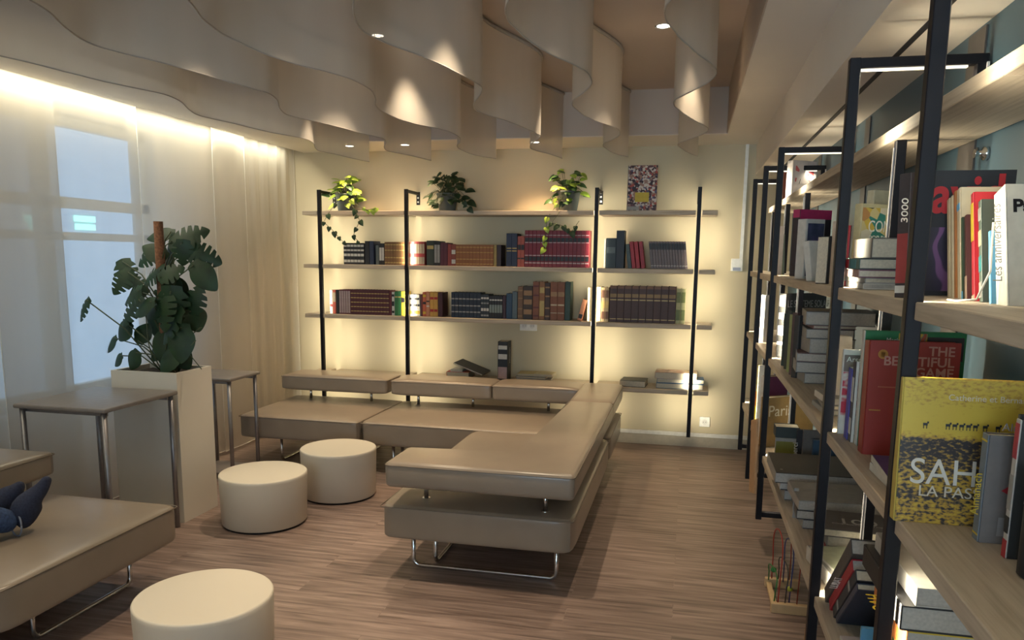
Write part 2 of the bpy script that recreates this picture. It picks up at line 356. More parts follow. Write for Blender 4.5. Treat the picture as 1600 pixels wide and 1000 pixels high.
# ------------------------------------------------------------------ sofas
def poly_cushion(name, parent, pts, z0, z1, r=.026):
    mb = MB(); bm = mb.bm
    vb = [bm.verts.new((x, y, z0)) for x, y in pts]; vt = [bm.verts.new((x, y, z1)) for x, y in pts]; n = len(pts)
    bm.faces.new(vb[::-1]); bm.faces.new(vt)
    for i in range(n): bm.faces.new((vb[i], vb[(i+1) % n], vt[(i+1) % n], vt[i]))
    bmesh.ops.bevel(bm, geom=bm.edges[:], offset=r, segments=5, profile=.5, affect='EDGES')
    o = mb.build(name, M['leather'], parent, True)
    P = []
    for i, (x, y) in enumerate(pts):
        a = Vector(pts[i-1])-Vector((x, y)); b_ = Vector(pts[(i+1) % n])-Vector((x, y)); a.normalize(); b_.normalize()
        cr = a.cross(b_); q = Vector((x, y)); rr = r*.9 if cr < 0 else 0
        if rr:
            P += [(*(q+a*rr), z1-.017), (*(q+(a+b_)*rr*.30), z1-.017), (*(q+b_*rr), z1-.017)]
        else: P.append((x, y, z1-.017))
    P.append(P[0])
    MB().tube(P, .0028, 6).build('piping', M['seam'], o)
    return o
def cushion(name, parent, x0, x1, y0, y1, z0, z1, r=.026, puff=.008):
    mb = MB(); mb.box(x0, x1, y0, y1, z0, z1)
    bm = mb.bm
    bmesh.ops.subdivide_edges(bm, edges=bm.edges[:], cuts=7, use_grid_fill=True)
    cx, cy, cz = (x0+x1)/2, (y0+y1)/2, (z0+z1)/2; hx, hy, hz = (x1-x0)/2, (y1-y0)/2, (z1-z0)/2
    for v in bm.verts:
        a, b_, c = (v.co.x-cx)/hx, (v.co.y-cy)/hy, (v.co.z-cz)/hz
        # concentrate rows near the edges, then round the corners
        p = Vector((math.copysign(abs(a)**.55, a)*hx, math.copysign(abs(b_)**.55, b_)*hy, math.copysign(abs(c)**.7, c)*hz))
        q = Vector((max(-hx+r, min(hx-r, p.x)), max(-hy+r, min(hy-r, p.y)), max(-hz+r, min(hz-r, p.z))))
        d = p-q
        if d.length > 1e-6: p = q+d.normalized()*r
        if c > .95: p.z += puff*(1-a*a)*(1-b_*b_)
        v.co = p+Vector((cx, cy, cz))
    o = mb.build(name, M['leather'], parent, True)
    md = o.modifiers.new('sub', 'SUBSURF'); md.levels = 1; md.render_levels = 1
    # welt seam just under the top edge
    e = r*.30; zt = z1-r*.62; rr = r*.8
    pts = []
    for sx, sy, a0 in ((1, 1, 0), (-1, 1, 90), (-1, -1, 180), (1, -1, 270)):
        for t_ in range(0, 91, 15):
            a = math.radians(a0+t_); pts.append((cx+sx*(hx-rr)+math.cos(a)*(rr-.0015), cy+sy*(hy-rr)+math.sin(a)*(rr-.0015), zt))
    pts.append(pts[0])
    MB().tube(pts, .0028, 6).build('piping', M['seam'], o)
    return o
def sled(parent, x0, x1, y, z, along='x', r=.011):
    rr = .035; pts = [(x0, z)]+[(x0+rr-rr*math.cos(a), rr+r-rr*math.sin(a)) for a in [PI/2*k/6 for k in range(7)]]
    pts += [(x1-rr+rr*math.sin(a), rr+r-rr*math.cos(a)) for a in [PI/2*k/6 for k in range(7)]]+[(x1, z)]
    P = [(a, y, b_) if along == 'x' else (y, a, b_) for a, b_ in pts]
    return MB().tube(P, r, 12).build('sled_leg', M['chrome'], parent)
def stem(parent, x, y, z0, z1):
    return MB().lathe([(.011, z0), (.011, z1)], x, y, 14).lathe([(.02, z0), (.02, z0+.008)], x, y, 14).build('backrest_post', M['chrome'], parent)
SB, ST, BB, BT = .205, .385, .475, .60
# near right section with the wrap-around backrest
k = empty('sectional_sofa', (-.9, 4.15, 0), 0, 'taupe leather sofa section nearest the camera with wrap-around low backrest on posts', 'sofa', 'taupe leather corner sofa sections')
def sub(o): return o
def shifted(root):
    inv = Matrix.Translation(-root.location)
    for ch in root.children: ch.matrix_parent_inverse = inv
cushion('seat', k, -1.39, -.455, 3.33, 5.02, SB, ST)
poly_cushion('backrest', k, [(-1.35, 3.30), (-.45, 3.30), (-.45, 5.12), (-.76, 5.12), (-.76, 3.62), (-1.35, 3.62)], BB, BT)
for x, y in ((-1.20, 3.47), (-.60, 3.42), (-.60, 4.2), (-.60, 4.9)): stem(k, x, y, ST-.005, BB+.01)
sled(k, -1.29, -.56, 3.53, SB+.01); sled(k, 3.58, 4.15, -1.19, SB+.01, 'y'); sled(k, 4.25, 4.85, -.60, SB+.01, 'y')
shifted(k)
k = empty('sectional_sofa', (-1.35, 5.5, 0), 0, 'taupe leather corner sofa section in front of the back wall shelves', 'sofa', 'taupe leather corner sofa sections')
cushion('seat', k, -2.24, -.455, 5.03, 5.93, SB, ST)
cushion('backrest', k, -2.23, -1.42, 5.60, 5.93, BB, BT, .026)
cushion('backrest', k, -1.415, -.74, 5.60, 5.93, BB, BT, .026)
cushion('side_backrest', k, -.755, -.45, 5.13, 5.95, BB, BT, .026)
for x, y in ((-2.05, 5.75), (-1.6, 5.75), (-1.0, 5.75), (-.60, 5.4), (-.6, 5.85)): stem(k, x, y, ST-.005, BB+.01)
sled(k, -2.0, -1.35, 5.25, SB+.01); sled(k, 5.2, 5.8, -2.05, SB+.01, 'y'); sled(k, 5.2, 5.8, -.6, SB+.01, 'y')
shifted(k)
k = empty('sectional_sofa', (-2.7, 5.5, 0), 0, 'taupe leather sofa section in the far left corner beside the sheer curtain', 'sofa', 'taupe leather corner sofa sections')
cushion('seat', k, -3.20, -2.25, 5.02, 5.93, SB, ST)
cushion('backrest', k, -3.17, -2.26, 5.60, 5.93, BB, BT, .026)
for x in (-2.98, -2.45): stem(k, x, 5.75, ST-.005, BB+.01)
sled(k, 5.2, 5.8, -2.95, SB+.01, 'y'); sled(k, 5.2, 5.8, -2.4, SB+.01, 'y')
shifted(k)
k = empty('lounge_sofa', (-2.8, 2.6, 0), 0, 'taupe leather sofa at the left edge that the person lies on', 'sofa')
cushion('seat', k, -3.24, -2.29, 2.085, 3.08, SB, ST+.005)
cushion('seat', k, -3.24, -2.29, .35, 2.075, SB, ST+.005)
cushion('backrest', k, -3.29, -2.93, 1.0, 3.06, BB+.005, BT+.01, .032)
for y in (1.4, 2.2, 2.75): stem(k, -3.12, y, ST, BB+.01)
sled(k, 2.42, 2.98, -2.50, SB+.01, 'y'); sled(k, 2.42, 2.98, -3.05, SB+.01, 'y'); sled(k, .8, 1.6, -2.5, SB+.01, 'y'); sled(k, .8, 1.6, -3.05, SB+.01, 'y')
shifted(k)
# ------------------------------------------------------------------ stools
def stool(x, y, r, h, label):
    k = empty('round_stool', (x, y, 0), 0, label, 'stool', 'cream lacquered drum stools')
    MB().lathe([(r-.018, 0), (r-.018, .012)], seg=64).build('base_ring', M['foot'], k)
    MB().lathe([(r-.012, .012), (r-.008, .016), (r, h-.02), (r, h-.006), (r-.003, h-.0015), (r-.006, h)], seg=96, capt=False).build('body', M['stool'], k)
    MB().lathe([(r-.006, h), (r-.012, h+.0005)], seg=96, capb=False).build('top', M['stool'], k)
stool(-2.17, 4.54, .243, .318, 'cream drum stool farthest back, in front of the sofa')
stool(-2.365, 3.95, .248, .30, 'cream drum stool in the middle beside the tall planter')
stool(-1.70, 2.40, .2475, .30, 'cream drum stool nearest the camera, cut by the bottom edge')
# ------------------------------------------------------------------ planter and monstera
PX0, PX1, PY0, PY1, PZ = -3.225, -2.795, 3.80, 4.13, .88
k = empty('tall_planter', ((PX0+PX1)/2, (PY0+PY1)/2, 0), 0, 'tall white rectangular planter box holding the monstera', 'planter')
w2, d2 = (PX1-PX0)/2, (PY1-PY0)/2
mb = MB().box(-w2, w2, -d2, -d2+.018, 0, PZ).box(-w2, w2, d2-.018, d2, 0, PZ).box(-w2, -w2+.018, -d2+.018, d2-.018, 0, PZ).box(w2-.018, w2, -d2+.018, d2-.018, 0, PZ).box(-w2+.018, w2-.018, -d2+.018, d2-.018, 0, .05)
mb.build('box', M['planter'], k)
MB().grid(lambda a, b_: Vector((-w2+.018+a*(2*w2-.036), -d2+.018+b_*(2*d2-.036), PZ-.03+.006*math.sin(a*23)*math.cos(b_*19))), 20, 16).build('soil', M['soil'], k)
# monstera leaf: notched heart, bent along its midrib
def leaf_outline(n=60, notch=5, depth=.45):
    pts = []
    for i in range(n+1):
        t_ = i/n; a = t_*PI
        r = .56*(math.sin(a)**.62)*(1-.42*t_)          # half width along the leaf from base to tip
        x = r; y = -.10+1.10*t_
        if t_ < .12: y = -.14+.4*t_
        if notch and .22 < t_ < .86:
            s = ((t_-.22)/.64*notch) % 1
            if .30 < s < .70: x = r*(1-depth*(1-abs(s-.5)/.20)**.6)
        pts.append((x, y))
    return pts
OUT_M = [leaf_outline(90, 4, .72), leaf_outline(90, 3, .55), leaf_outline(40, 0, 0)]
def add_leaf(mb, base, tip, nrm, width, kind, droop=.12, mi=0):
    base, tip = Vector(base), Vector(tip); ax = tip-base; Ln = ax.length; ax.normalize()
    n = (nrm-ax*nrm.dot(ax)).normalized(); sd = ax.cross(n)
    o = OUT_M[kind]
    def P(x, y):
        return base+ax*(Ln*y)+sd*(x*width)-n*(abs(x)*width*.22)+n*(-droop*Ln*(y-.4)**2)
    mid = [mb.bm.verts.new(P(0, max(0, min(1, y*.97+.02)))) for x, y in o]
    for sgn in (1, -1):
        ed = [mb.bm.verts.new(P(sgn*x, y)) for x, y in o]
        for i in range(len(o)-1):
            try:
                f = mb.bm.faces.new((mid[i], ed[i], ed[i+1], mid[i+1]) if sgn > 0 else (mid[i], mid[i+1], ed[i+1], ed[i])); f.smooth = True; f.material_index = mi
            except ValueError: pass
MX, MY = -2.965, 3.97
k = empty('monstera_plant', (MX, MY, PZ-.03), 0, 'dark green monstera climbing a brown pole in the white planter', 'plant')
pt, pb = ony(MY, 247, 346), ony(MY, 260, 575)
K0 = Vector(k.location)
MB().tube([pb-K0, (pb+pt)/2-K0, pt-K0], .026, 16, rs=[.028, .027, .026]).build('moss_pole', M['coir'], k)
LV = [(129,484,40,250,1),(196,427,48,300,1),(189,441,44,230,0),(204,463,44,215,1),(203,486,52,240,0),(192,518,38,235,2),(223,520,34,60,2),(172,538,32,240,2),
 (207,563,34,235,2),(183,563,26,235,2),(231,400,50,225,0),(249,366,44,200,2),(294,368,62,20,0),(318,400,54,-20,0),(318,432,54,-40,2),(305,468,46,70,1),(303,497,46,-60,2),
 (258,457,64,250,1),(255,486,62,280,0),(264,508,62,250,1),(258,540,58,265,2),(282,537,58,275,2),(262,563,44,240,2),(237,430,48,215,0),(267,425,40,20,1),(291,481,46,280,2),
 (285,396,38,265,1),(303,393,40,280,2),(270,480,60,260,1),(245,505,50,255,2),(276,455,50,300,2),(247,545,46,230,2),(212,445,44,130,1),(222,480,44,200,2),(268,385,40,40,1),(240,392,42,160,2),(262,450,60,270,2),(250,465,56,245,1),(275,510,58,285,2),(252,525,56,240,2),(266,575,40,250,2),(284,560,40,300,2),(258,415,46,250,2),(240,485,44,210,2)]
lm, sm = MB(), MB()
for u, v, L_, ang, kd in LV:
    dy = random.uniform(-.16, .16) if u > 140 else -.16; mpp = 1/272
    c = ony(MY+dy, u, v); Lm = L_*mpp*.97
    a = math.radians(ang+random.uniform(-10, 10)); ax = Vector((math.cos(a), random.uniform(-.35, .35), math.sin(a))).normalized()
    base = c-ax*Lm*.45; tip = c+ax*Lm*.55
    n = Vector((random.uniform(-.5, .5), -1, random.uniform(.1, .9))).normalized()
    add_leaf(lm, base-K0, tip-K0, n, Lm*random.uniform(.82, 1.05), kd, .25)
    root = Vector((MX+random.uniform(-.05, .05), MY+random.uniform(-.05, .05), PZ-.03+.0*dy)) if v > 500 or u < 150 else Vector((pb.x*.5+pt.x*.5, MY, c.z-.18))
    mid = (base+root)/2+Vector((0, 0, .05))
    sm.tube([root-K0, mid-K0, base-K0], .004, 6)
lo = lm.build('leaves', M['leaf'], k, True); sm.build('leaf_stems', M['stem'], k)
sm = MB()
for (a, b_, c) in (((1020, 640), (970, 690), (1050, 790)), ((1010, 600), (1040, 575), (1052, 572)), ((760, 500), (770, 640), (800, 760))):
    q = [ony(MY-.1, x/3.333, 340+y/3.333)-K0 for x, y in (a, b_, c)]; MB().tube(q, .003, 6).build('air_root', M['stem'], k)
# ------------------------------------------------------------------ side tables
def table(x0, x1, y0, y1, h, label, plate=False):
    cx, cy = (x0+x1)/2, (y0+y1)/2
    k = empty('side_table', (cx, cy, 0), 0, label, 'table', 'taupe topped side tables by the curtain')
    w2, d2 = (x1-x0)/2, (y1-y0)/2
    MB().box(-w2, w2, -d2, d2, h-.022, h, .008, 3).build('tabletop', M['tabletop'], k, True)
    for sx in (-1, 1):
        for sy in (-1, 1):
            MB().tube([(sx*(w2-.03), sy*(d2-.03), 0), (sx*(w2-.03), sy*(d2-.03), h-.022)], .014, 14).build('leg', M['steel'], k)
    MB().box(-w2+.03, w2-.03, -d2+.045, -d2+.06, h-.045, h-.022).box(-w2+.03, w2-.03, d2-.06, d2-.045, h-.045, h-.022).build('top_rail', M['steel'], k)
    if plate: MB().box(-w2+.045, w2-.045, -d2+.045, d2-.045, .03, .045).build('lower_plate', M['tabletop'], k)
table(-3.30, -2.76, 3.19, 3.76, .79, 'taupe side table with grey steel legs in front of the planter, nearest the camera')
table(-3.37, -2.975, 4.60, 4.985, .72, 'taupe side table half hidden behind the tall planter', True)

# ------------------------------------------------------------------ shelving racks
LV_Z = [(.487, .522), (1.010, 1.045), (1.440, 1.475), (1.890, 1.925)]
def tubebox(mb, p, q, r=.015):
    mb.box(min(p[0], q[0])-r, max(p[0], q[0])+r, min(p[1], q[1])-r, max(p[1], q[1])+r, min(p[2], q[2])-r, max(p[2], q[2])+r, .002, 1)
# back rack
YR = D-.30
k = empty('wall_bookcase', (-1.5, D, 0), 0, 'oak shelves on slim black posts along the beige back wall', 'bookcase')
posts = [-3.10, -2.315, -.73, .057]
for px in posts:
    mb = MB(); tubebox(mb, (px, YR, .16), (px, YR, 2.085)); o = mb.build('post', M['black'], k)
    mb = MB(); tubebox(mb, (px, YR+.02, 2.085), (px, D-.02, 2.085), .012); mb.build('top_bar', M['black'], k)
    mb = MB(); tubebox(mb, (px, YR+.02, .175), (px, D-.02, .175), .012); mb.build('bottom_bar', M['black'], k)
    mb = MB().box(px-.016, px+.016, D-.008, D-.002, 1.99, 2.10); b2 = mb.build('wall_plate', M['black'], k)
    for z in (2.015, 2.05): MB().lathe([(.008, 0), (.008, .004)], seg=10).build('screw', M['chrome'], b2).matrix_local = Matrix.Translation((px, D-.008, z)) @ Matrix.Rotation(PI/2, 4, 'X')
    MB().box(px-.006, px+.006, YR+.0155, YR+.0185, .20, 2.06).build('led_strip', M['led'], k)
edges = [-3.262]+posts+[.197]
for li, (z0, z1) in enumerate(LV_Z):
    for i in range(5):
        a = edges[i]+(.022 if i else 0); b2 = edges[i+1]-(.022 if i < 4 else 0)
        MB().box(a, b2, D-.305, D-.003, z0, z1, .002, 1).build('shelf_board', M['oakx'], k)
for px in posts:
    for sgn in (-1, 1):
        area('led_lamp', (px+sgn*.019, YR+.022, 1.12), (PI/2, 0, -sgn*math.radians(27)), .006, 1.88, 1.75, LEDC, 98)
shifted(k)
# right rack
XR = .43; ypost = [5.83, 5.04, 4.235, 2.45, 1.65, .86, .05]
k = empty('wall_bookcase', (WR, 3.3, 0), 0, 'tall oak and black frame bookcase crowded with books along the right wall', 'bookcase')
for py in ypost:
    mb = MB(); tubebox(mb, (XR, py, .18), (XR, py, 2.10)); mb.build('post', M['black'], k)
    mb = MB(); tubebox(mb, (XR+.015, py, 2.10), (WR-.02, py, 2.10), .014); tubebox(mb, (WR-.022, py, 2.03), (WR-.022, py, 2.10), .013); mb.build('top_bar', M['black'], k)
    mb = MB(); tubebox(mb, (XR+.015, py, .193), (WR-.02, py, .193), .014); mb.build('bottom_bar', M['black'], k)
    if py == 1.65: pass
    else:
        mb = MB(); tubebox(mb, (.568, py, .20), (.568, py, 1.876), .014); mb.build('rear_post', M['black'], k)
        MB().box(.5665-.0165, .5665-.0135, py-.005, py+.005, .22, 1.87).build('unlit_led_strip', M['steel'], k)  # LED strip left unlit, its bright edge put into pale steel
    MB().box(.44, .72, py-.006, py+.006, 2.080, 2.0855).build('led_strip', M['led'], k)
    MB().box(XR-.004, XR+.008, py+.0155, py+.0195, .24, 2.06).build('led_strip', M['led'], k)
    b2 = MB().box(WR-.012, WR-.006, py-.02, py+.02, 1.97, 2.09).build('wall_plate', M['socket'], k)
    area('led_lamp', (.585, py, 2.078), (0, 0, 0), .28, .008, .7, LEDC, 160)
for li, (z0, z1) in enumerate(LV_Z):
    xf = .545 if li == 3 else XR-.002
    ed = [6.02]+ypost+[-.15]
    for i in range(len(ed)-1):
        g = .022 if li < 3 else 0
        a = ed[i+1]+(g if i < len(ed)-2 else 0); b2 = ed[i]-(g if i else 0)
        if li < 3: MB().box(xf, WR-.01, a, b2-.001, z0, z1, .002, 1).build('shelf_board', M['oaky'], k)
        else: MB().box(xf, WR-.01, a+.001, b2-.001, z0, z1, .002, 1).build('shelf_board', M['oaky'], k)
for py in ypost[:-1]:
    for sgn in (-1, 1):
        area('led_lamp', (XR+.02, py+sgn*.018, 1.14), (PI/2, 0, -PI/2), .006, 1.84, (3.0 if py > 2 else 1.7) if py > 1 else 6.5, LEDC, 150)
shifted(k)

# ------------------------------------------------------------------ books
_bk = {}
def C(r, g, b_, rough=.5): return mat((r, g, b_), rough, name='book_cloth', noise=.08, scale=40)
GOLD = C(.50, .36, .12, .4); WHT = C(.62, .59, .53); CRM = C(.50, .41, .28); BLK = C(.018, .018, .022); RED = C(.40, .022, .03); DKR = C(.12, .02, .025)
NAVY = C(.018, .03, .07); GRY = C(.22, .21, .20); LGRY = C(.34, .325, .30); BRN = C(.13, .055, .028); TAN = C(.36, .20, .09); GRN = C(.02, .17, .06)
YEL = C(.66, .47, .04); ORG = C(.60, .20, .05); TEAL = C(.05, .22, .24); BLU = C(.03, .10, .22); PUR = C(.10, .06, .19); MAG = C(.50, .03, .14); LBL = C(.12, .36, .60); OLV = C(.22, .21, .03)
def book(label, W, T, H, loc, cover, spine=None, rot=None, bands=(), cbands=(), pages='pages', name='book', group=None, t=.003, cat='book', ovh=.003):
    """closed book: spine plane x=0, thickness along +y from its front cover at y=0, height along z"""
    spine = spine or cover; W, T, H = round(W, 3), round(T, 3), round(H, 3); t = min(t, T*.18)
    key = (W, T, H, cover.name, spine.name, pages, tuple((a, b_, m.name) for a, b_, m in bands), tuple((a, b_, m.name) for a, b_, m in cbands))
    if key not in _bk:
        ml = [cover, spine]; mb = MB()
        mb.box(0, t, 0, T, 0, H, min(t*.45, .0014), 1, 1).box(t, W, 0, t, 0, H).box(t, W, T-t, T, 0, H)
        for a, b_, m in bands:
            if m not in ml: ml.append(m)
            mb.box(-.0009, .0002, T*.06, T*.94, a*H, b_*H, mi=ml.index(m))
        for a, b_, m in cbands:
            if m not in ml: ml.append(m)
            mb.box(.001, W-.0005, -.0007, .0002, a*H, b_*H, mi=ml.index(m))
        me = bpy.data.meshes.new('cover'); mb.bm.normal_update(); mb.bm.to_mesh(me); mb.bm.free()
        for m in ml: me.materials.append(m)
        mb = MB().box(t, W-ovh, t, T-t, ovh, H-ovh); pg = bpy.data.meshes.new('pages'); mb.bm.to_mesh(pg); mb.bm.free(); pg.materials.append(M[pages])
        _bk[key] = (me, pg)
    me, pg = _bk[key]
    k = bpy.data.objects.new(name, None); k.empty_display_size = .03; COL.objects.link(k)
    k.matrix_world = Matrix.Translation(Vector(loc)) @ (rot or Matrix())
    tag(k, label, cat, group)
    for n, m in (('cover', me), ('pages', pg)):
        o = bpy.data.objects.new(n, m); COL.objects.link(o); o.parent = k
    return k
def R(d, ax): return Matrix.Rotation(math.radians(d), 4, ax)
ROOM = R(90, 'Z')                       # spine towards -y (back wall rack)
YS = D-.245                             # spine line of the back rack books
def bx_(u, v): return ony(YS, u, v).x
ORD = ['leftmost', 'second', 'third', 'fourth', 'fifth', 'sixth', 'seventh', 'eighth', 'ninth', 'tenth', 'eleventh', 'twelfth', 'thirteenth', 'fourteenth', 'fifteenth', 'sixteenth']
def row(u0, u1, vt, n, shelf, cover, label, group=None, bands=(), lean=0, W=.15, spine=None, pages='pages', jit=0, dy=0, name='book'):
    z = LV_Z[shelf-1][1]+.0005; vb = (583, 497, 415, 332)[shelf-1]
    x0, x1 = bx_(u0, (vt+vb)/2), bx_(u1, (vt+vb)/2); H = ony(YS, (u0+u1)/2, vt).z-z
    th = (x1-x0)/n; lf = math.radians(lean); sn = math.sin(abs(lf))
    for i in range(n):
        T = th*math.cos(lf)-.0008
        loc = (x0+th*i+T*math.cos(lf), YS+dy, z+(T*sn if lean > 0 else 0)) if lean > 0 else (x0+th*(i+1)-.0004, YS+dy, z)
        lb = label if n == 1 else label+', '+(ORD[i] if i < n-1 else 'rightmost')
        if n > 1 and 0 < i < n-1: lb += ' from left'
        book(lb, W, T, (H-T*sn)/math.cos(lf)-.0005, loc, cover, spine, R(-lean, 'Y') @ ROOM, bands, group=group if n > 1 else None, pages=pages, name=name)
B3 = lambda m: ((.08, .12, m), (.30, .34, m), (.62, .66, m), (.86, .90, m))
# upper book row
row(537, 569, 379.6, 6, 3, BLK, 'black volume with white bands, upper row left end', 'black volumes with white bands', [(.1, .22, WHT), (.38, .5, WHT), (.62, .7, WHT), (.82, .92, WHT)])
row(570, 577, 376.5, 1, 3, BLK, 'tall plain black book right of the white banded black volumes, left one')
row(577.3, 584, 376.5, 1, 3, NAVY, 'tall navy black book right of the white banded black volumes, right one')
row(587, 592, 383, 1, 3, C(.10, .12, .12), 'thin dark grey book left of the brown gilt set')
row(592.6, 600.3, 380, 2, 3, BLK, 'small black book with white bar', 'small black books with a white bar', [(.2, .8, WHT)])
row(600.8, 632, 378, 7, 3, C(.22, .11, .04), 'brown gilt volume left of second post, upper row', 'brown gilt set left of second post', B3(GOLD))
row(640, 663.5, 377.4, 6, 3, C(.42, .05, .05), 'red and cream striped volume right of second post', 'red and cream set', [(.05, .35, CRM), (.5, .9, CRM)])
k = row(666.5, 678, 375.8, 1, 3, C(.045, .055, .04), 'dark green book with gold emblem in the upper row', None, [(.66, .8, GOLD)])
row(678.4, 687.6, 376.6, 2, 3, BLK, 'black book with white lettered spine, upper row', 'pair of black books with white lettering', [(.12, .85, LGRY)])
row(688, 699.3, 379, 2, 3, C(.10, .02, .035), 'dark maroon book in the upper row left of the ochre set', 'two maroon books')
row(699.5, 705, 381, 1, 3, C(.28, .05, .04), 'small red book left of the white labelled one')
row(705.2, 712, 382, 1, 3, C(.25, .06, .04), 'small red brown book with white square labels', None, [(.1, .3, WHT), (.55, .75, WHT)])
row(712.3, 771, 382.3, 11, 3, C(.27, .105, .035), 'ochre brown gilt volume, middle of upper row', 'ochre brown gilt set', B3(C(.48, .28, .08)))
row(771.3, 776, 382.5, 1, 3, C(.33, .24, .08), 'thin olive ochre book ending the brown set')
row(776.3, 783, 382.5, 1, 3, C(.045, .025, .03), 'dark book ending the brown gilt set')
row(791, 808, 364.5, 2, 3, NAVY, 'tall navy volume with gold bands', 'two tall navy volumes', [(.46, .49, GOLD), (.54, .57, GOLD)])
row(808.5, 819.3, 369, 2, 3, C(.40, .09, .06), 'orange red volume with black bands, upper row', 'two orange red volumes', [(.55, .72, BLK), (.25, .3, BLK)])
row(819.7, 920.5, 360, 16, 3, C(.21, .016, .03), 'crimson encyclopaedia volume with black bands', 'crimson encyclopaedia set', [(.10, .13, C(.5, .4, .4)), (.17, .29, BLK), (.31, .33, C(.5, .4, .4)), (.66, .68, C(.5, .4, .4)), (.69, .80, BLK), (.86, .88, C(.5, .4, .4))])
row(944, 946.5, 373, 1, 3, WHT, 'thin white booklet right of the third post')
row(947, 962.3, 372, 1, 3, C(.03, .045, .05), 'wide black green book right of the third post', None, [(.5, .7, C(.12, .15, .15))])
row(962.7, 975.5, 360, 1, 3, C(.02, .025, .035), 'tallest black book right of the third post')
for i, (u, c) in enumerate(((982, (.06, .09, .09)), (988.5, (.38, .02, .03)), (995.5, (.42, .02, .03)), (1003, (.33, .02, .035)))):
    row(u, u+6, 377-(i == 0)*-4, 1, 3, C(*c), ('dark teal book leaning against the tallest black book', 'scarlet book leaning left, first of three beside the teal one', 'scarlet book leaning left, middle of three', 'scarlet book leaning left, last before the slim cases')[i], None, (), 8)
row(1018, 1076, 377, 13, 3, C(.16, .12, .12), 'slim leaning case with dark top band, upper row', 'slim leaning cases', [(.70, .93, BLK), (.1, .12, WHT)], 7, .14)
# lower book row
row(515.5, 520, 453, 1, 2, WHT, 'white and red booklet at the left end of the lower row', None, [(.3, .4, RED)])
row(520.3, 525, 453, 1, 2, C(.45, .08, .05), 'red and cream booklet near the left end of the lower row', None, [(.5, .9, CRM)])
row(525.3, 529.6, 453, 1, 2, BLK, 'thin black book before the striped maroon ones')
row(530, 547.5, 452.5, 5, 2, C(.14, .03, .045), 'slim maroon and white book, lower row', 'slim maroon and white books', [(.05, .95, C(.4, .3, .3))])
row(548, 608, 453, 13, 2, C(.085, .02, .028), 'dark maroon gold dotted volume, lower row', 'maroon gold dotted set', [(.12, .15, GOLD), (.30, .33, GOLD), (.48, .51, GOLD), (.66, .69, GOLD), (.84, .87, GOLD)])
row(608.3, 612, 455, 1, 2, DKR, 'thin plain maroon book ending the dotted set')
row(612.2, 616.3, 456, 1, 2, WHT, 'thin white black patterned book beside the green books', None, [(.1, .2, BLK), (.4, .6, BLK), (.8, .9, BLK)])
row(616.6, 626.5, 455.5, 2, 2, C(.025, .14, .05), 'green book left of the yellow one by the second post', 'two green books', [(.75, .8, GOLD)])
row(627, 633, 455.5, 1, 2, YEL, 'bright yellow book just left of the second post', None, [(.55, .75, BLK)])
row(641, 657, 460, 4, 2, WHT, 'white slim book with black and yellow marks', 'four white slim books', [(.1, .25, YEL), (.45, .55, BLK), (.75, .85, BLK)], 3)
row(657.8, 660, 460, 1, 2, DKR, 'thin dark red book left of the orange red one', None, (), 0)
row(660.4, 665.8, 456.5, 1, 2, C(.56, .13, .06), 'orange red book with yellow bands in the lower row', None, [(.1, .2, YEL), (.5, .6, BLK), (.8, .9, YEL)])
row(666, 671.3, 456.5, 1, 2, C(.60, .25, .13), 'salmon coloured book beside the orange red one', None, [(.4, .45, WHT), (.6, .65, BLK)])
row(671.7, 684, 456.5, 2, 2, C(.62, .34, .07), 'golden orange book in the lower row', 'two golden orange books', [(.2, .3, RED), (.7, .8, RED)])
row(684.3, 691.5, 456.8, 1, 2, C(.07, .02, .025), 'dark maroon book right of the golden orange pair')
row(705, 751, 457, 8, 2, C(.02, .03, .05), 'dark navy volume with silver marks, lower row', 'navy silver marked set', [(.2, .25, LGRY), (.45, .5, LGRY), (.72, .77, LGRY)])
row(751.3, 764, 460, 3, 2, C(.03, .04, .05), 'black book with pale pattern, lower row', 'pale patterned black books', [(.08, .15, LGRY), (.3, .42, WHT), (.6, .66, LGRY), (.8, .88, WHT)])
row(764.4, 785, 462, 5, 2, BLK, 'black volume with pale panel, lower row', 'black volumes with pale panels', [(.25, .6, C(.22, .26, .24)), (.78, .84, WHT)])
row(785.4, 790.5, 462, 1, 2, C(.05, .02, .03), 'dark book left of the blue one')
row(791, 800, 458.5, 1, 2, C(.03, .07, .13), 'blue cloth book left of the brown ornate books')
row(800.4, 808, 455.5, 1, 2, C(.11, .15, .17), 'slate grey book beside the blue cloth one')
row(809, 817, 447.5, 1, 2, C(.19, .10, .05), 'tan leather book beside the slate grey one', None, B3(C(.3, .18, .08)))
row(817.4, 832, 447, 1, 2, C(.055, .035, .025), 'dark brown ornate book with round ornaments', None, [(.15, .3, TAN), (.45, .6, TAN), (.72, .87, TAN)])
row(832.4, 842.3, 440, 1, 2, C(.24, .085, .04), 'tall orange brown antique book, first of the tall ones', None, B3(DKR))
row(842.6, 851, 440, 1, 2, C(.28, .12, .045), 'tall light brown antique book with gold ornament', None, [(.1, .5, GOLD), (.7, .85, GOLD)])
row(851.3, 859.3, 442, 1, 2, C(.06, .03, .022), 'tall dark brown antique book between two orange ones', None, B3(TAN))
row(859.7, 882.3, 440.5, 2, 2, C(.22, .075, .03), 'tall rust brown book with cream labels', 'two tall rust brown books', [(.18, .2, CRM), (.38, .42, CRM), (.62, .74, TAN)])
row(882.7, 891, 440, 1, 2, C(.035, .07, .055), 'tall dark green book ending the antique group')
row(902, 909, 467, 1, 2, C(.58, .24, .12), 'small orange book leaning against the third post', None, [(.1, .3, BLK)], -14, .12)
row(917.5, 921, 449, 1, 2, CRM, 'cream book just behind the third post')
row(928.5, 939, 448, 2, 2, C(.36, .28, .17), 'cream gilt book right of the third post', 'two cream gilt books', B3(GOLD))
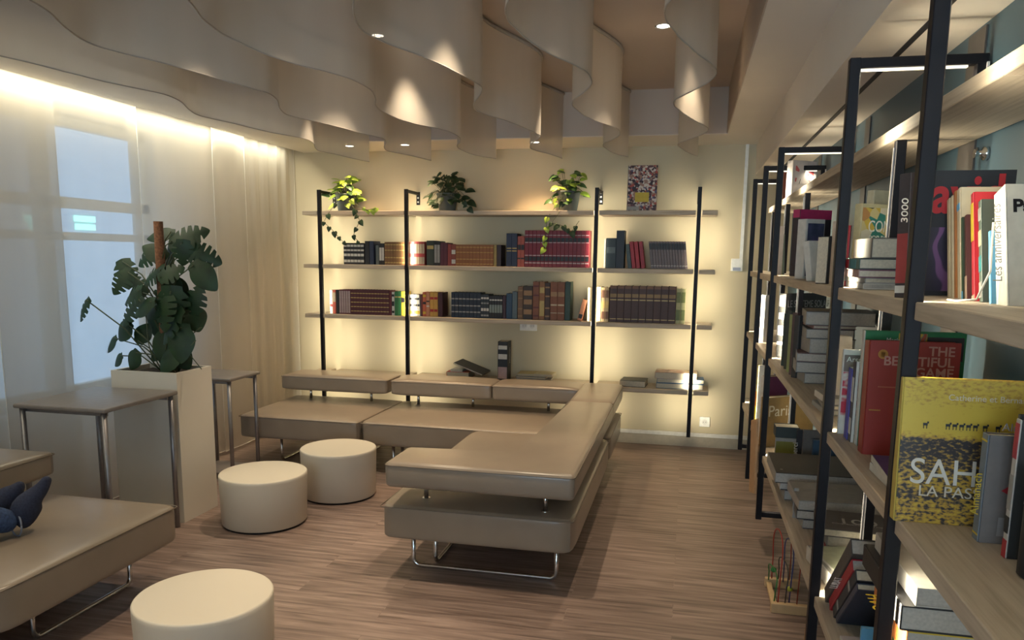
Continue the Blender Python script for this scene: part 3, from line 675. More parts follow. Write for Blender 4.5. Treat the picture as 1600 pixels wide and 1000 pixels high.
row(939.4, 951.5, 449, 2, 2, C(.40, .30, .16), 'tan ornate book beside the dark brown volumes', 'two tan ornate books', [(.08, .3, BRN), (.4, .6, GOLD), (.7, .92, BRN)])
row(952.5, 1056, 447, 9, 2, C(.065, .026, .018), 'thick dark brown volume with gold label', 'thick dark brown volumes', [(.08, .1, GOLD), (.60, .63, GOLD), (.68, .78, C(.28, .17, .06)), (.92, 1.0, C(.16, .07, .03))], 0, .17)
row(1056.5, 1071, 451, 2, 2, C(.36, .34, .17), 'cream and green ornate book, lower row', 'two cream green ornate books', [(.1, .4, C(.12, .15, .05)), (.6, .9, C(.14, .16, .05))])
# flat and leaning things on the lowest board
Z1 = LV_Z[0][1]+.0006
FLAT = R(90, 'X')                       # height along -y, thickness up
def flat(label, x, y, z, W, T, H, cover, rz=0, spine=None, **kw): return book(label, W, T, H, (x, y, z), cover, spine, R(rz, 'Z') @ FLAT, **kw)
x = bx_(800, 580)
yb = YS+.215
flat('white paperback at the bottom of the pile behind the sofa', bx_(805, 583), yb, Z1, .29, .022, .19, LGRY, 2)
flat('blue grey book in the pile on the low shelf behind the sofa', bx_(806, 583), yb, Z1+.0222, .26, .018, .18, C(.16, .20, .26), -3)
flat('yellow paperback lying left on top of the pile behind the sofa', bx_(805, 583), yb, Z1+.0404, .15, .02, .17, C(.50, .40, .18), 3)
flat('pale yellow paperback lying right on top of the pile behind the sofa', bx_(834, 583), yb, Z1+.0404, .16, .024, .17, C(.60, .50, .28), -4)
k = book('black upright case with white squares on its spine behind the sofa', .13, .085, ony(YS, 790, 534).z-Z1, (bx_(793, 560), YS, Z1), BLK, None, ROOM, [(.55, .68, WHT), (.80, .9, WHT), (.05, .35, C(.45, .3, .28)), (.38, .46, BLK)], name='book')
text('title', 'COLLECTION', .022, M['trim'], k, (.09, -.0008, .14), (PI/2, -PI/2, 0), 'white lettering', sx=1)
k = book('black magazine leaning over a red one on the low shelf', .27, .012, .27, (bx_(716, 580), YS-.01, Z1+.062), BLK, None, R(14, 'Y') @ FLAT @ R(0, 'Z'), [(.1, .9, GRY)]); k.location = (bx_(712, 570), YS+.20, Z1+.135); k.rotation_euler = (R(20, 'Y') @ FLAT).to_euler()
k = book('red magazine under the leaning black magazine', .20, .055, .19, (bx_(697, 580), YS+.2, Z1), C(.55, .06, .03), None, FLAT)
k = book('white magazine propping the black one on the low shelf', .11, .02, .19, (bx_(703, 580), YS+.2, Z1+.056), WHT, None, FLAT)
# right part of the lowest board
flat('dark grey flat book alone on the low shelf right of the sofa', bx_(971, 600), YS+.20, Z1, .205, .05, .20, C(.065, .065, .055), -4, pages='pages')
flat('blue and yellow book at the bottom of the right low shelf pile', bx_(1025, 604), YS+.19, Z1, .37, .042, .19, C(.06, .13, .22), 0, C(.06, .13, .22), cbands=())
flat('blue paperback in the middle of the right low shelf pile', bx_(1026, 590), YS+.19, Z1+.0424, .37, .035, .18, C(.05, .14, .28), 1)
pt_ = ramp_mat('photo_cover', 'noise', 14, [(.3, (.08, .05, .05)), (.45, (.45, .25, .16)), (.6, (.55, .42, .33)), (.75, (.62, .5, .2))], .4, detail=3)
flat('thick photo covered book on top of the right low shelf pile', bx_(1024, 585), YS+.19, Z1+.078, .33, .052, .19, pt_, -1)
# picture book on the top board
ill = ramp_mat('crowd_illustration', 'voronoi', 62, [(0, (.04, .02, .03)), (.22, (.35, .20, .15)), (.4, (.12, .05, .06)), (.55, (.62, .55, .50)), (.72, (.40, .07, .05)), (.82, (.65, .58, .5)), (.93, (.10, .09, .16))], .4, const=True)
zt = LV_Z[3][1]+.0006; a = ony(YS+.04, 979, 328); b2 = ony(YS+.04, 1028, 257)
k = book('tall illustrated box with a crowd picture and yellow label on the top shelf', b2.x-a.x, .05, b2.z-zt, (a.x, YS+.03, zt), ill, GRY, R(-6, 'X'), t=.004)
W_ = b2.x-a.x
MB().box(W_*.27, W_*.74, -.0012, -.0002, .07, .145).build('label', C(.60, .45, .05), k)
MB().box(0.003, W_*.42, -.0012, -.0002, .008, .036).build('lower_strip', LGRY, k)
# ------------------------------------------------------------------ trailing pothos plants on the top shelf
def heart(mb, c, ax, n, L_, mi=0):
    ax = ax.normalized(); n = (n-ax*n.dot(ax)).normalized(); sd = ax.cross(n)
    prof = [(0, 0), (.26, -.13), (.45, -.02), (.50, .18), (.42, .42), (.26, .68), (.10, .88), (0, 1.0)]
    def P(x, y): return c+ax*(y*L_)+sd*(x*L_*.92)-n*(abs(x)*L_*.25+(y-.2)**2*L_*.35)
    mid = [mb.bm.verts.new(P(0, max(0, y))) for x, y in prof]
    for s_ in (1, -1):
        ed = [mb.bm.verts.new(P(s_*x, y)) for x, y in prof]
        for i in range(len(prof)-1):
            q = [mid[i], ed[i], ed[i+1], mid[i+1]]
            if s_ < 0: q = q[::-1]
            try: f = mb.bm.faces.new(q); f.smooth = True; f.material_index = mi
            except ValueError: pass
def pothos(u, v, r, h, label, nl, lime, vines, seed, spread=1.0, yo=.10):
    rd = random.Random(seed)
    yc = YS+yo; c = ony(yc, u, v); z = LV_Z[3][1]
    k = empty('potted_pothos', (c.x, yc, z), 0, label, 'plant', 'trailing plants on the top shelf')
    MB().lathe([(r*.72, .0005), (r*.76, .004), (r, h-.012), (r*1.05, h-.012), (r*1.05, h), (r*.95, h), (r*.93, h-.02)], seg=40, capt=False).build('pot', M['pot'], k)
    MB().lathe([(r*.93, h-.022), (r*.90, h-.018)], seg=30).build('soil', M['soil'], k)
    lm, sm = MB(), MB()
    for i in range(nl):
        a = rd.uniform(0, 2*PI); el = rd.uniform(-.35, 1.3); rr = r*rd.uniform(1.0, 1.9)*spread
        p = Vector((math.cos(a)*math.cos(el)*rr, math.sin(a)*math.cos(el)*rr*.8, h*.8+math.sin(el)*rr*1.25))
        if p.z < .03 and math.hypot(p.x, p.y) < r*1.15: p.x *= 1.4
        ax = Vector((math.cos(a)+rd.uniform(-.4, .4), math.sin(a)*.6-.35, rd.uniform(-1.0, .3)))
        n = Vector((math.cos(a)*.4, -.7, .8+rd.uniform(-.3, .3)))
        heart(lm, p, ax, n, rd.uniform(.05, .085), 0 if rd.random() > lime else 1)
        sm.tube([(p.x*.2, p.y*.2, h-.02), (p.x*.6, p.y*.6, h+.2*p.z), p], .0018, 5)
    lm.build('leaves', [M['leafm'] if lime else M['leaf'], M['leafl']], k, True); sm.build('leaf_stems', M['stem'], k)
    K0 = Vector(k.location)
    for vi, (pts, light) in enumerate(vines):
        P = [Vector((0, -r*.6, h))]+[ony(YS-.075, a, b_)-K0 for a, b_ in pts]
        vm = MB(); vm.tube(P, .0022, 6); o = vm.build('trailing_vine', M['stem'], k); vl = MB()
        for j in range(1, len(P)):
            for q in (P[j], (P[j]+P[j-1])/2):
                if rd.random() < .85: heart(vl, q, Vector((rd.uniform(-.8, .8), -.15, -1+rd.uniform(0, .5))), Vector((rd.uniform(-.3, .3), -1, .3)), rd.uniform(.035, .06), 1 if light else 0)
        vl.build('vine_leaves', [M['leaf'], M['leafl'] if light else M['leafm']], o, True)
pothos(540, 318, .085, .15, 'lime leaved trailing plant in a grey pot, leftmost on the top shelf', 46, .75,
       [([(512, 335), (506, 347), (522, 362), (536, 378)], False), ([(555, 328), (562, 345), (552, 368), (560, 377)], False), ([(560, 322), (574, 328), (588, 325)], True)], 3)
pothos(699, 318, .088, .15, 'dark green bushy plant in a grey pot, middle of the top shelf', 60, 0, [([(724, 315), (732, 325)], False)], 5, 1.15)
pothos(888, 318, .095, .16, 'green and white trailing plant in a grey pot left of the third post', 38, .35,
       [([(872, 335), (862, 348), (880, 353), (893, 362), (905, 345)], False), ([(855, 340), (852, 370), (850, 388)], True)], 8)
# ------------------------------------------------------------------ things on the right bookcase
def Z_(n): return LV_Z[{1: 0, 2: 2, 3: 1, 4: 3}[n]][1]+.0006
def face(label, xs, uf, un, ur, vt, vm, shelf, cover, spine=None, lean=0, W=None, **kw):
    """standing book, spine to the room, front cover to the camera"""
    z = Z_(shelf) if shelf < 9 else kw.pop('z'); kw.pop('z', None)
    yn, yf = onx(xs, un, vm).y, onx(xs, uf, vm).y
    Wd = W or ony(yn, ur, vm).x-xs; H = ony(yn, un, vt).z-z
    Wd = min(Wd, WR-.012-xs); T = max(.006, yf-yn); rot = R(-lean, 'X') if lean else Matrix()
    if T > .06:
        T = .05 if T > .12 else .03; a = 34; rot = R(a, 'Z') @ rot; Wd = Wd/math.cos(math.radians(a))-.02
    return book(label, Wd, T, H, (xs, yn, z), cover, spine, rot, **kw), Wd, T, H
# top board
z = Z_(4)
flow = ramp_mat('flower_print', 'voronoi', 30, [(0, (.66, .60, .58)), (.62, (.42, .05, .06)), (.80, (.05, .09, .08)), (.86, (.55, .12, .13)), (.95, (.66, .60, .58))], .5, const=True)
k, W_, T_, H_ = face('white boxed book with red flower print standing on the top shelf', .575, 1228, 1237, 1283, 250, 290, 4, C(.66, .60, .58))
MB().box(W_*.12, W_*.88, -.0015, -.0003, H_*.38, H_*.90).build('flower_print', flow, k)
face('reddish brown book left of the flower boxed book', .60, 1219, 1224, 1233, 266, 290, 4, C(.30, .09, .06))
# second board
k, W_, T_, H_ = face('black boxed book with pink top behind the white framed one', .52, 1233, 1247, 1308, 327, 385, 2, C(.03, .02, .03), cbands=[(.86, 1, MAG)], bands=[(.88, 1, MAG)])
text('title', 'C', .07, M['trim'], k, (.0, -.001, H_*.55), COVER, 'white letter')
k, W_, T_, H_ = face('white framed picture book with dark cover standing below the flower book', .47, 1246, 1257, 1296, 342, 390, 2, WHT, pages='pagesw')
pic = ramp_mat('dark_portrait', 'noise', 16, [(.3, (.02, .025, .05)), (.55, (.06, .07, .13)), (.7, (.10, .08, .22)), (.85, (.4, .3, .3))], .4)
MB().box(W_*.10, W_*.97, -.0015, -.0003, H_*.05, H_*.93).build('cover_picture', pic, k)
face('thin white booklet leaning in front of the framed picture book', .46, 1266, 1271, 1284, 374, 400, 2, WHT, None, 12, W=.09)
face('black slipcase beside the thin white booklet', .455, 1285, 1297, 1302, 369, 400, 2, BLK)
face('pale cream book just behind the fourth post', .50, 1300, 1307, 1326, 345, 400, 2, C(.55, .46, .38), pages='pagesw')
face('red spined thin book left of the comic cover', .47, 1317, 1325, 1337, 352, 400, 2, C(.05, .04, .04), C(.45, .03, .05))
comic = ramp_mat('comic_cover', 'voronoi', 26, [(0, (.05, .24, .20)), (.18, (.62, .52, .25)), (.38, (.65, .60, .45)), (.55, (.50, .25, .09)), (.68, (.10, .30, .34)), (.8, (.62, .44, .08)), (.92, (.04, .05, .06))], .4, const=True)
k, W_, T_, H_ = face('colourful comic album with teal and yellow cover beside the near posts', .535, 1335, 1343, 1402, 318, 375, 2, C(.52, .47, .28))
MB().box(.004, W_-.004, -.0014, -.0004, .004, H_-.012).build('cover_picture', comic, k)
text('title', 'COMIX', .052, M['trim'], k, (W_*.25, -.0026, H_*.66), COVER, 'white lettering', sx=.8)
text('title', 'POP BOOK', .024, M['trim'], k, (W_*.30, -.0026, H_*.55), COVER, 'white lettering')
face('cream thick album standing taller behind the comic cover', .60, 1352, 1360, 1420, 297, 375, 2, C(.60, .55, .38), pages='pagesw')
k, W_, T_, H_ = face('black comic album with white and yellow print right of the teal one', .665, 1395, 1400, 1421, 312, 375, 2, BLK)
MB().box(.004, W_-.004, -.0014, -.0004, .004, H_*.45).build('cover_picture', comic, k)
def stack(xs, un, vb, shelf, items, z0=None, gap=.0007):
    """flat pile: near left corner at pixel (un, vb); items (label, ur, T, L, cover, spine, rz, dx)"""
    z = z0 or Z_(shelf); yn = onx(xs, un, vb).y
    for it in items:
        lb, ur, T, Ln, cov, sp, rz, dx = it[:8]
        kw = it[8] if len(it) > 8 else {}
        W = min(max(.10, ony(yn, ur, vb).x-xs-dx), WR-.02-xs-dx)
        a = math.radians(rz)
        book(lb, W, T, Ln, (xs+dx-math.sin(a)*Ln*.5, yn+Ln, z), cov, sp, R(rz, 'Z') @ FLAT, **kw)
        z += T+gap
    return z, yn
stack(.47, 1348, 451, 2, [
 ('white flat book at the bottom of the pile before the comic', 1416, .016, .26, WHT, None, 0, 0, dict(pages='pagesw')),
 ('grey white flat magazine second in the pile before the comic', 1416, .014, .25, LGRY, None, 2, 0),
 ('plum coloured flat book in the pile before the comic', 1414, .022, .24, C(.16, .05, .08), C(.40, .25, .24), -2, -.01),
 ('dark flat book with teal and red spine in the pile', 1405, .03, .22, C(.04, .05, .05), C(.06, .13, .12), 3, -.02, dict(bands=[(.3, .5, RED), (.6, .85, TEAL)])),
 ('thick grey cloth book on top of the pile before the comic', 1416, .055, .22, C(.13, .115, .10), None, 1, .012)])
k, W_, T_, H_ = face('dark magazine with red spine lettering just left of the near post', .452, 1412, 1424, 1436, 268, 365, 2, C(.04, .03, .035), C(.05, .04, .045), 3, W=.036, bands=[(.04, .10, WHT), (.12, .52, C(.35, .05, .05))])
text('spine_title', '3000', .026, M['trim'], k, (-.001, T_*.12, H_*.60), (PI/2, -PI/2, PI/2*0), 'white lettering')
# far bays of the second board
face('red and white magazine at the far end of the second shelf', .47, 1211, 1216, 1229, 353, 390, 2, C(.58, .50, .45), C(.5, .05, .05), bands=[(.4, .9, RED)])
face('grey green book leaning at the far end of the second shelf', .50, 1219, 1224, 1233, 366, 395, 2, C(.16, .18, .14), C(.45, .42, .2), 4)
# near bay of the second board
zz = Z_(2)
yD = 1.975
Hd = ony(yD, 1500, 266).z-zz
k = book('large black book with big red lettering behind the leaning magazines', .175, .025, Hd, (.527, yD, zz), C(.012, .012, .016), C(.04, .02, .03))
text('title', 'avid', .118, mat((.42, .012, .018), .5, name='red_print'), k, (.006, -.001, Hd-.092), COVER, 'red lettering', sx=.80, bold=.003)
sw = ramp_mat('purple_swirl', 'wave', 5, [(.0, (.02, .015, .03)), (.8, (.03, .02, .05)), (.92, (.16, .07, .18))], .4, detail=14)
MB().box(.001, .12, -.0016, -.0004, .01, Hd*.55).build('cover_art', sw, k)
# leaning magazines: (label, u at foot, thickness, height, width, cover, spine, lean)
mags = [('cream magazine leaning farthest back before the black red lettered book', .016, .255, .22, C(.55, .45, .30), C(.60, .50, .34), ()),
 ('second cream magazine leaning left of the orange brown one', .010, .26, .22, C(.62, .54, .38), C(.62, .54, .38), ()),
 ('orange brown magazine leaning between cream magazines', .012, .27, .21, C(.45, .22, .08), C(.42, .17, .06), ()),
 ('cream thick magazine with rounded corner and blue tab', .018, .275, .22, C(.58, .50, .35), C(.60, .52, .38), ((.80, .86, LBL),)),
 ('thin black and green magazine leaning beside the maroon book', .007, .20, .15, C(.03, .04, .03), C(.05, .09, .05), ((.0, .1, LBL),)),
 ('maroon backed book with beige foot leaning in the near bay', .010, .205, .15, C(.09, .03, .03), C(.09, .03, .03), ((.0, .28, C(.5, .36, .27)),)),
 ('crimson and yellow spined book leaning in the near bay', .014, .255, .18, C(.42, .02, .03), C(.50, .04, .06), ((.55, .9, YEL), (.0, .06, CRM))),
 ('comic spine book with black and teal pictures in the near bay', .014, .235, .17, C(.05, .06, .05), C(.10, .13, .11), ((.05, .2, LGRY), (.3, .45, TEAL), (.55, .7, CRM), (.8, .92, LGRY))),
 ('light blue cardboard folder leaning behind the big white book', .008, .16, .16, LBL, LBL, ())]
feet = [1484, 1489, 1494, 1501, 1504.5, 1511, 1523, 1535, 1549]
yy = 2
for i, (lb, T, H, W, cv, sp, bd) in enumerate(mags):
    ln = 18; c_ = math.cos(math.radians(ln)); xx = .560; yi = min(onx(xx, feet[i], 466).y, yy-T/c_-.0008); yy = yi
    book(lb, W, T, H*.90, (xx, yi, zz), cv, sp, R(-ln, 'X') , bd, pages='pages', name='magazine' if i < 5 else 'book')
ln = 19; T = .050; yy = min(yy-T/math.cos(math.radians(ln))-.002, 1.552)
k = book('big white book with black yellow and red cover at the right edge', .19, T, .232, (.560, yy, zz), C(.58, .53, .44), C(.62, .60, .54), R(-ln, 'X'), pages='pagesw')
text('title', 'Pap', .034, M['black'], k, (.012, -.001, .178), COVER, 'black lettering', bold=.0012)
text('spine_title', 'Les anniversaires', .022, C(.3, .3, .28), k, (-.0012, .018, .05), (PI/2, -PI/2, 0), 'grey lettering')
MB().box(.03, .18, -.0014, -.0004, .145, .158).build('yellow_band', YEL, k)
mb = MB(); mb.box(.034, .066, -.0014, -.0004, .05, .143); mb.build('red_stripe', RED, k)
MB().box(.068, .18, -.0014, -.0004, .05, .143).build('black_block', BLK, k)
k = MB().tube([(.53, yy+.16, zz+.003), (.50, yy+.13, zz+.003), (.50, yy+.08, zz+.003), (.525, yy+.05, zz+.008), (.545, yy+.055, zz+.06), (.553, yy+.09, zz+.15)], .0022, 6).build('bookmark_ribbon', WHT); tag(k, 'white ribbon bookmark curling onto the shelf beside the big white book', 'bookmark')

# third board
k, W_, T_, H_ = face('black astronomy book with grey title standing under the second shelf', .50, 1219, 1226, 1302, 459, 500, 3, BLK, C(.05, .05, .05), bands=[(.2, .25, WHT), (.35, .5, WHT), (.6, .7, WHT), (.8, .97, WHT)])
text('title', 'LE SYSTEME SOLAIRE', .052, M['steel'], k, (.012, -.0012, H_-.07), COVER, 'grey lettering', sx=.62)
face('light grey box file on the far end of the third shelf', .47, 1189, 1194, 1206, 461, 495, 3, LGRY, pages='pagesw')
face('dark brown book beside the light grey box file', .50, 1182, 1186, 1192, 490, 510, 3, C(.06, .03, .03))
for i, (u, vt, c) in enumerate(((1229, 490, (.03, .05, .045)), (1234, 486, (.05, .06, .05)), (1238.5, 492, (.30, .32, .12)), (1243, 489, (.10, .06, .06)), (1247, 493, (.04, .04, .04)))):
    face(('black green thin book', 'grey green thin book', 'pale leaf green thin book', 'brown thin book', 'black thin book')[i]+' upright behind the tall grey pile', .475, u-3.5, u, u+12, vt, 530, 3, C(*c))
G1, G2, G3 = C(.20, .19, .18), C(.27, .26, .245), C(.14, .135, .13)
zt, yn = stack(.478, 1251, 600, 3, [
 ('dark covered grey book at the bottom of the tall pile', 1330, .044, .26, G3, G2, 4, .004, dict(pages='pagesw')),
 ('black covered book second in the tall pile', 1330, .046, .27, C(.05, .05, .05), G2, -3, -.016, dict(pages='pagesw')),
 ('maroon edged grey book with rounded spine in the tall pile', 1300, .036, .22, C(.12, .06, .06), LGRY, -6, -.012, dict(pages='pagesw')),
 ('thick paperback with grey spine in the middle of the tall pile', 1330, .060, .22, G2, LGRY, 5, .015, dict(pages='pagesw')),
 ('grey covered book fifth in the tall pile', 1330, .040, .23, C(.06, .06, .06), LGRY, -2, .012, dict(pages='pagesw')),
 ('thin red grey book near the top of the tall pile', 1330, .014, .24, C(.20, .07, .07), C(.4, .2, .18), 2, .03),
 ('big grey volume on top of the tall pile', 1385, .056, .26, C(.12, .12, .12), LGRY, -4, .012, dict(pages='pagesw'))])
stack(.455, 1284, 664, 3, [
 ('black edged flat book at the bottom of the small pile by the fourth post', 1330, .018, .20, G2, LGRY, 3, 0, dict(pages='pagesw')),
 ('dark flat book in the middle of the small pile by the fourth post', 1330, .016, .19, G3, G3, -3, .006),
 ('white grey flat book on the small pile by the fourth post', 1330, .022, .18, LGRY, WHT, 4, .004, dict(pages='pagesw'))])
# poster-like magazine behind the fourth post
p = onz(1.045, 1300, 672); p.z = Z_(3)
p.x = .452; yn = 2.405
red_m = ramp_mat('magazine_cover', 'noise', 9, [(.40, (.50, .02, .05)), (.47, (.50, .02, .05)), (.5, (.62, .55, .50)), (.56, (.50, .02, .05))], .4, (1, 1, 2))
H_ = ony(yn, 1312, 546).z-p.z
k = book('white magazine with red cover picture behind the fourth post', ony(yn, 1333, 600).x-p.x+.03, .012, H_, (p.x, yn, p.z), WHT, WHT, None, pages='pagesw', name='magazine')
MB().box(.004, .06, -.0014, -.0004, H_*.22, H_*.74).build('cover_picture', red_m, k)
MB().box(.004, .06, -.0014, -.0004, H_*.745, H_*.94).build('photo_band', C(.17, .13, .11), k)
text('title', 'Arse', .022, M['trim'], k, (.010, -.0022, H_*.86), COVER, 'white lettering')
face('cream covered book standing behind the red cover magazine', .50, 1304, 1309, 1331, 525, 545, 3, C(.50, .44, .37))
face('purple blue spined magazine left of the tall red book', .462, 1322, 1327, 1338, 576, 630, 3, C(.60, .58, .55), C(.10, .10, .42), name='magazine')
face('white spined thin book touching the tall red book', .465, 1328.5, 1332, 1338, 565, 630, 3, WHT, C(.08, .07, .07), bands=[(.1, .3, WHT), (.5, .8, WHT)])
p = onz(1.045, 1343.5, 707); q = onx(p.x, 1326, 640)
yr = p.y-.02; lf = 3
Hr = ony(yr, 1343, 545).z-Z_(3)+.022; Tr = .052; Wr = ony(yr+.01, 1502, 560).x-p.x
REDB = mat((.30, .028, .02), .45, name='red_cover', noise=.05, scale=8)
k = book('tall red football book with embossed title standing behind the near posts', Wr, Tr, Hr, (p.x, yr, Z_(3)), REDB, REDB, R(-lf, 'X'))
for i, (tx, dz) in enumerate((('THE', .021), ('BEAUTIFUL', .049), ('GAME', .077))):
    text('title', tx, .034, C(.50, .26, .21), k, (Wr-.014, -.0012, Hr-dz-.014), COVER, 'pale red lettering', align='RIGHT', bold=.0006)
mb = MB()
for a in range(6): mb.box(-.012+.0*a, .012, -.0014, -.0004, -.003, .003, mtx=Matrix.Translation((.035, 0, Hr-.035)) @ R(a*30, 'Y'))
mb.build('gold_emblem', C(.50, .22, .03), k)
MB().box(.028, .085, -.0012, -.0003, Hr*.595, Hr*.605).build('gold_line', C(.42, .12, .06), k)
MB().box(.010, .038, -.0012, -.0003, Hr*.39, Hr*.40).build('gold_dash', C(.45, .22, .03), k)
yg = yr+Tr+.045
Hg = ony(yg, 1332, 521).z-Z_(3)+.008
k = book('green book with yellow art showing above the tall red book', min(ony(yg, 1512, 525).x-.475, WR-.49), .03, Hg, (.475, yg, Z_(3)), C(.015, .18, .055), C(.62, .62, .58), R(-1, 'X'), cbands=[])
Wg = min(ony(yg, 1512, 525).x-.475, WR-.49)
MB().box(Wg*.34, Wg*.62, -.0014, -.0004, Hg-.075, Hg-.004).build('yellow_art', ramp_mat('yellow_art', 'wave', 14, [(.4, (.55, .36, .03)), (.6, (.05, .2, .25)), (.8, (.45, .1, .03))], .5, detail=8), k)
MB().box(Wg*.62, Wg*.98, -.0014, -.0004, Hg-.075, Hg-.012).build('black_art', C(.03, .025, .02), k)
text('title', 'Marina Flor', .016, M['trim'], k, (.055, -.0012, Hg-.028), COVER, 'small white lettering')
# near post bits
k = book('green grey spiral bound pad standing beside the near post', .05, .012, .255, (.462, 1.73, Z_(3)), C(.05, .08, .07), C(.45, .44, .42), R(-2, 'X'), [(a/20, a/20+.025, BLK) for a in range(0, 20)])
flat('dark plum flat book at the bottom of the purple pile by the near post', .455, 1.995, Z_(3), .17, .020, .27, C(.06, .035, .045), 2, WHT)
flat('purple flat book on the pile by the near post', .458, 2.00, Z_(3)+.0207, .155, .016, .25, PUR, -3, WHT)
b_ = flat('white small book tilted on the purple book', .50, 1.86, Z_(3)+.0375, .10, .022, .12, LGRY, 6, WHT)
b_ = flat('dark grey rounded book lying over the small white book', .495, 1.865, Z_(3)+.0602, .11, .028, .13, C(.09, .09, .09), -8, C(.11, .11, .11))
# desert book
p = onz(1.045, 1414, 797.5); q = onz(1.045, 1516, 805)
ysa = 1.60; xa = ony(ysa, 1406, 700).x; lf = 4
Hs = (ony(ysa+.02, 1440, 590).z-Z_(3))/math.cos(math.radians(lf))
def desert():
    m, N, L, b = nm('desert_photo'); b.inputs['Roughness'].default_value = .35
    tc = N.new('ShaderNodeTexCoord'); sx = N.new('ShaderNodeSeparateXYZ'); L.new(tc.outputs['Object'], sx.inputs[0])
    mr = N.new('ShaderNodeMapRange'); mr.inputs[1].default_value = 0; mr.inputs[2].default_value = Hs; L.new(sx.outputs['Z'], mr.inputs[0])
    n1 = N.new('ShaderNodeTexNoise'); n1.inputs['Scale'].default_value = 95; n1.inputs['Detail'].default_value = 6
    mp = N.new('ShaderNodeMapping'); mp.inputs['Scale'].default_value = (1, 1, 1.8); L.new(tc.outputs['Object'], mp.inputs[0]); L.new(mp.outputs[0], n1.inputs[0])
    # rock density by height: dark band at 55-70%, rocks below 60%
    r = N.new('ShaderNodeValToRGB'); e = r.color_ramp.elements
    pts = [(0, .46), (.14, .48), (.20, .57), (.26, .46), (.40, .54), (.50, .60), (.57, .61), (.60, .40), (.64, .18), (.80, .15), (.82, .30), (1, .34)]
    e[0].position, e[1].position = pts[0][0], pts[-1][0]; e[0].color = (pts[0][1],)*3+(1,); e[1].color = (pts[-1][1],)*3+(1,)
    for a, c in pts[1:-1]: k2 = e.new(a); k2.color = (c, c, c, 1)
    L.new(mr.outputs[0], r.inputs[0])
    ad = N.new('ShaderNodeMath'); ad.operation = 'ADD'; L.new(n1.outputs['Fac'], ad.inputs[0]); L.new(r.outputs[0], ad.inputs[1])
    c = N.new('ShaderNodeValToRGB'); ce_ = c.color_ramp.elements
    ce_[0].position = .72; ce_[0].color = (.62, .44, .055, 1); ce_[1].position = 1.0; ce_[1].color = (.035, .028, .03, 1)
    k2 = ce_.new(.88); k2.color = (.46, .27, .04, 1); k2 = ce_.new(.95); k2.color = (.16, .11, .05, 1)
    sc = N.new('ShaderNodeMath'); sc.operation = 'MULTIPLY'; sc.inputs[1].default_value = .92; L.new(ad.outputs[0], sc.inputs[0])
    L.new(sc.outputs[0], c.inputs[0]); L.new(c.outputs[0], b.inputs['Base Color']); return m
Ws = WR-.02-xa
k = book('large desert photo book with white title facing the camera', Ws, .03, Hs, (xa, ysa, Z_(3)), desert(), C(.5, .38, .08), R(-lf, 'X'))
text('title', 'SAHARA', .072, C(.70, .66, .58), k, (.022, -.0012, Hs*.275), COVER, 'white serif title', sx=.92)
text('title', 'LA PASSION', .030, C(.66, .60, .48), k, (.040, -.0012, Hs*.19), COVER, 'white subtitle', sx=1.05)
text('title', 'Catherine et Bernard Desjeux', .0165, C(.66, .60, .48), k, (.082, -.0012, Hs*.855), COVER, 'small white names')
mb = MB()
for i, a in enumerate((.045, .085, .097, .109, .121, .133, .150, .172)):
    x = a; z = Hs*.665
    mb.box(x-.004, x+.004, -.0014, -.0004, z+.003, z+.008).box(x-.0035, x-.0022, -.0014, -.0004, z-.003, z+.003).box(x+.002, x+.0033, -.0014, -.0004, z-.003, z+.003).box(x+.003, x+.006, -.0014, -.0004, z+.007, z+.011)
mb.build('camel_caravan_print', BLK, k)
# leaning row in front of the desert book
p = onz(1.045, 1530, 848)
k = book('blue grey spined book with yellow script in front of the desert book', .17, .028, ony(p.y, 1535, 680).z-1.045, (p.x-.004, p.y, Z_(3)), C(.19, .165, .155), C(.17, .20, .235), None, [(.06, .075, YEL), (.93, .945, YEL)])
text('spine_title', 'Almanach', .020, YEL, k, (-.0013, .006, .05), (PI/2, -PI/2, 0), 'yellow script')
mb = MB(); mb.bm.faces.new([mb.bm.verts.new(v) for v in ((.03, -.001, .10), (.075, -.001, .075), (.075, -.001, .135))]); mb.build('red_triangle', RED, k)
MB().box(.03, .075, -.0013, -.0004, .015, .05).build('paper_label', C(.30, .28, .27), k)
text('title', 'Almanach', .02, C(.30, .27, .26), k, (.02, -.001, .21), COVER, 'grey lettering', sx=1)
p = onz(1.045, 1576, 872)
k = book('white and red spined dark book right of the blue grey one', .14, .018, ony(p.y, 1578, 655).z-1.045, (p.x-.008, p.y-.006, Z_(3)), C(.03, .03, .03), C(.55, .53, .50), None, [(.0, .13, RED), (.18, .30, BLK), (.35, .6, LGRY), (.72, .97, C(.38, .03, .05))])
k = book('black book with red edge just behind the white and red spined one', .13, .010, ony(p.y, 1578, 650).z-1.045, (p.x-.002, p.y+.0130, Z_(3)), BLK, C(.06, .06, .07))
p = onz(1.045, 1592, 905)
k = empty('black_canister', (p.x+.035, p.y+.01, Z_(3)), 0, 'black rounded case standing at the front right edge of the near shelf', 'case')
MB().lathe([(.030, 0), (.034, .004), (.034, .165), (.031, .172), (.010, .176)], seg=40).build('body', BLK, k)
MB().lathe([(.0345, .120), (.0345, .124)], seg=40, capb=False, capt=False).build('lid_seam', GRY, k)
p = ony(1.50, 1562, 668)
k = book('black pocket book with white clip between desert book and grey one', .075, .014, p.z-Z_(3), (.645, 1.555, Z_(3)), BLK, BLK)

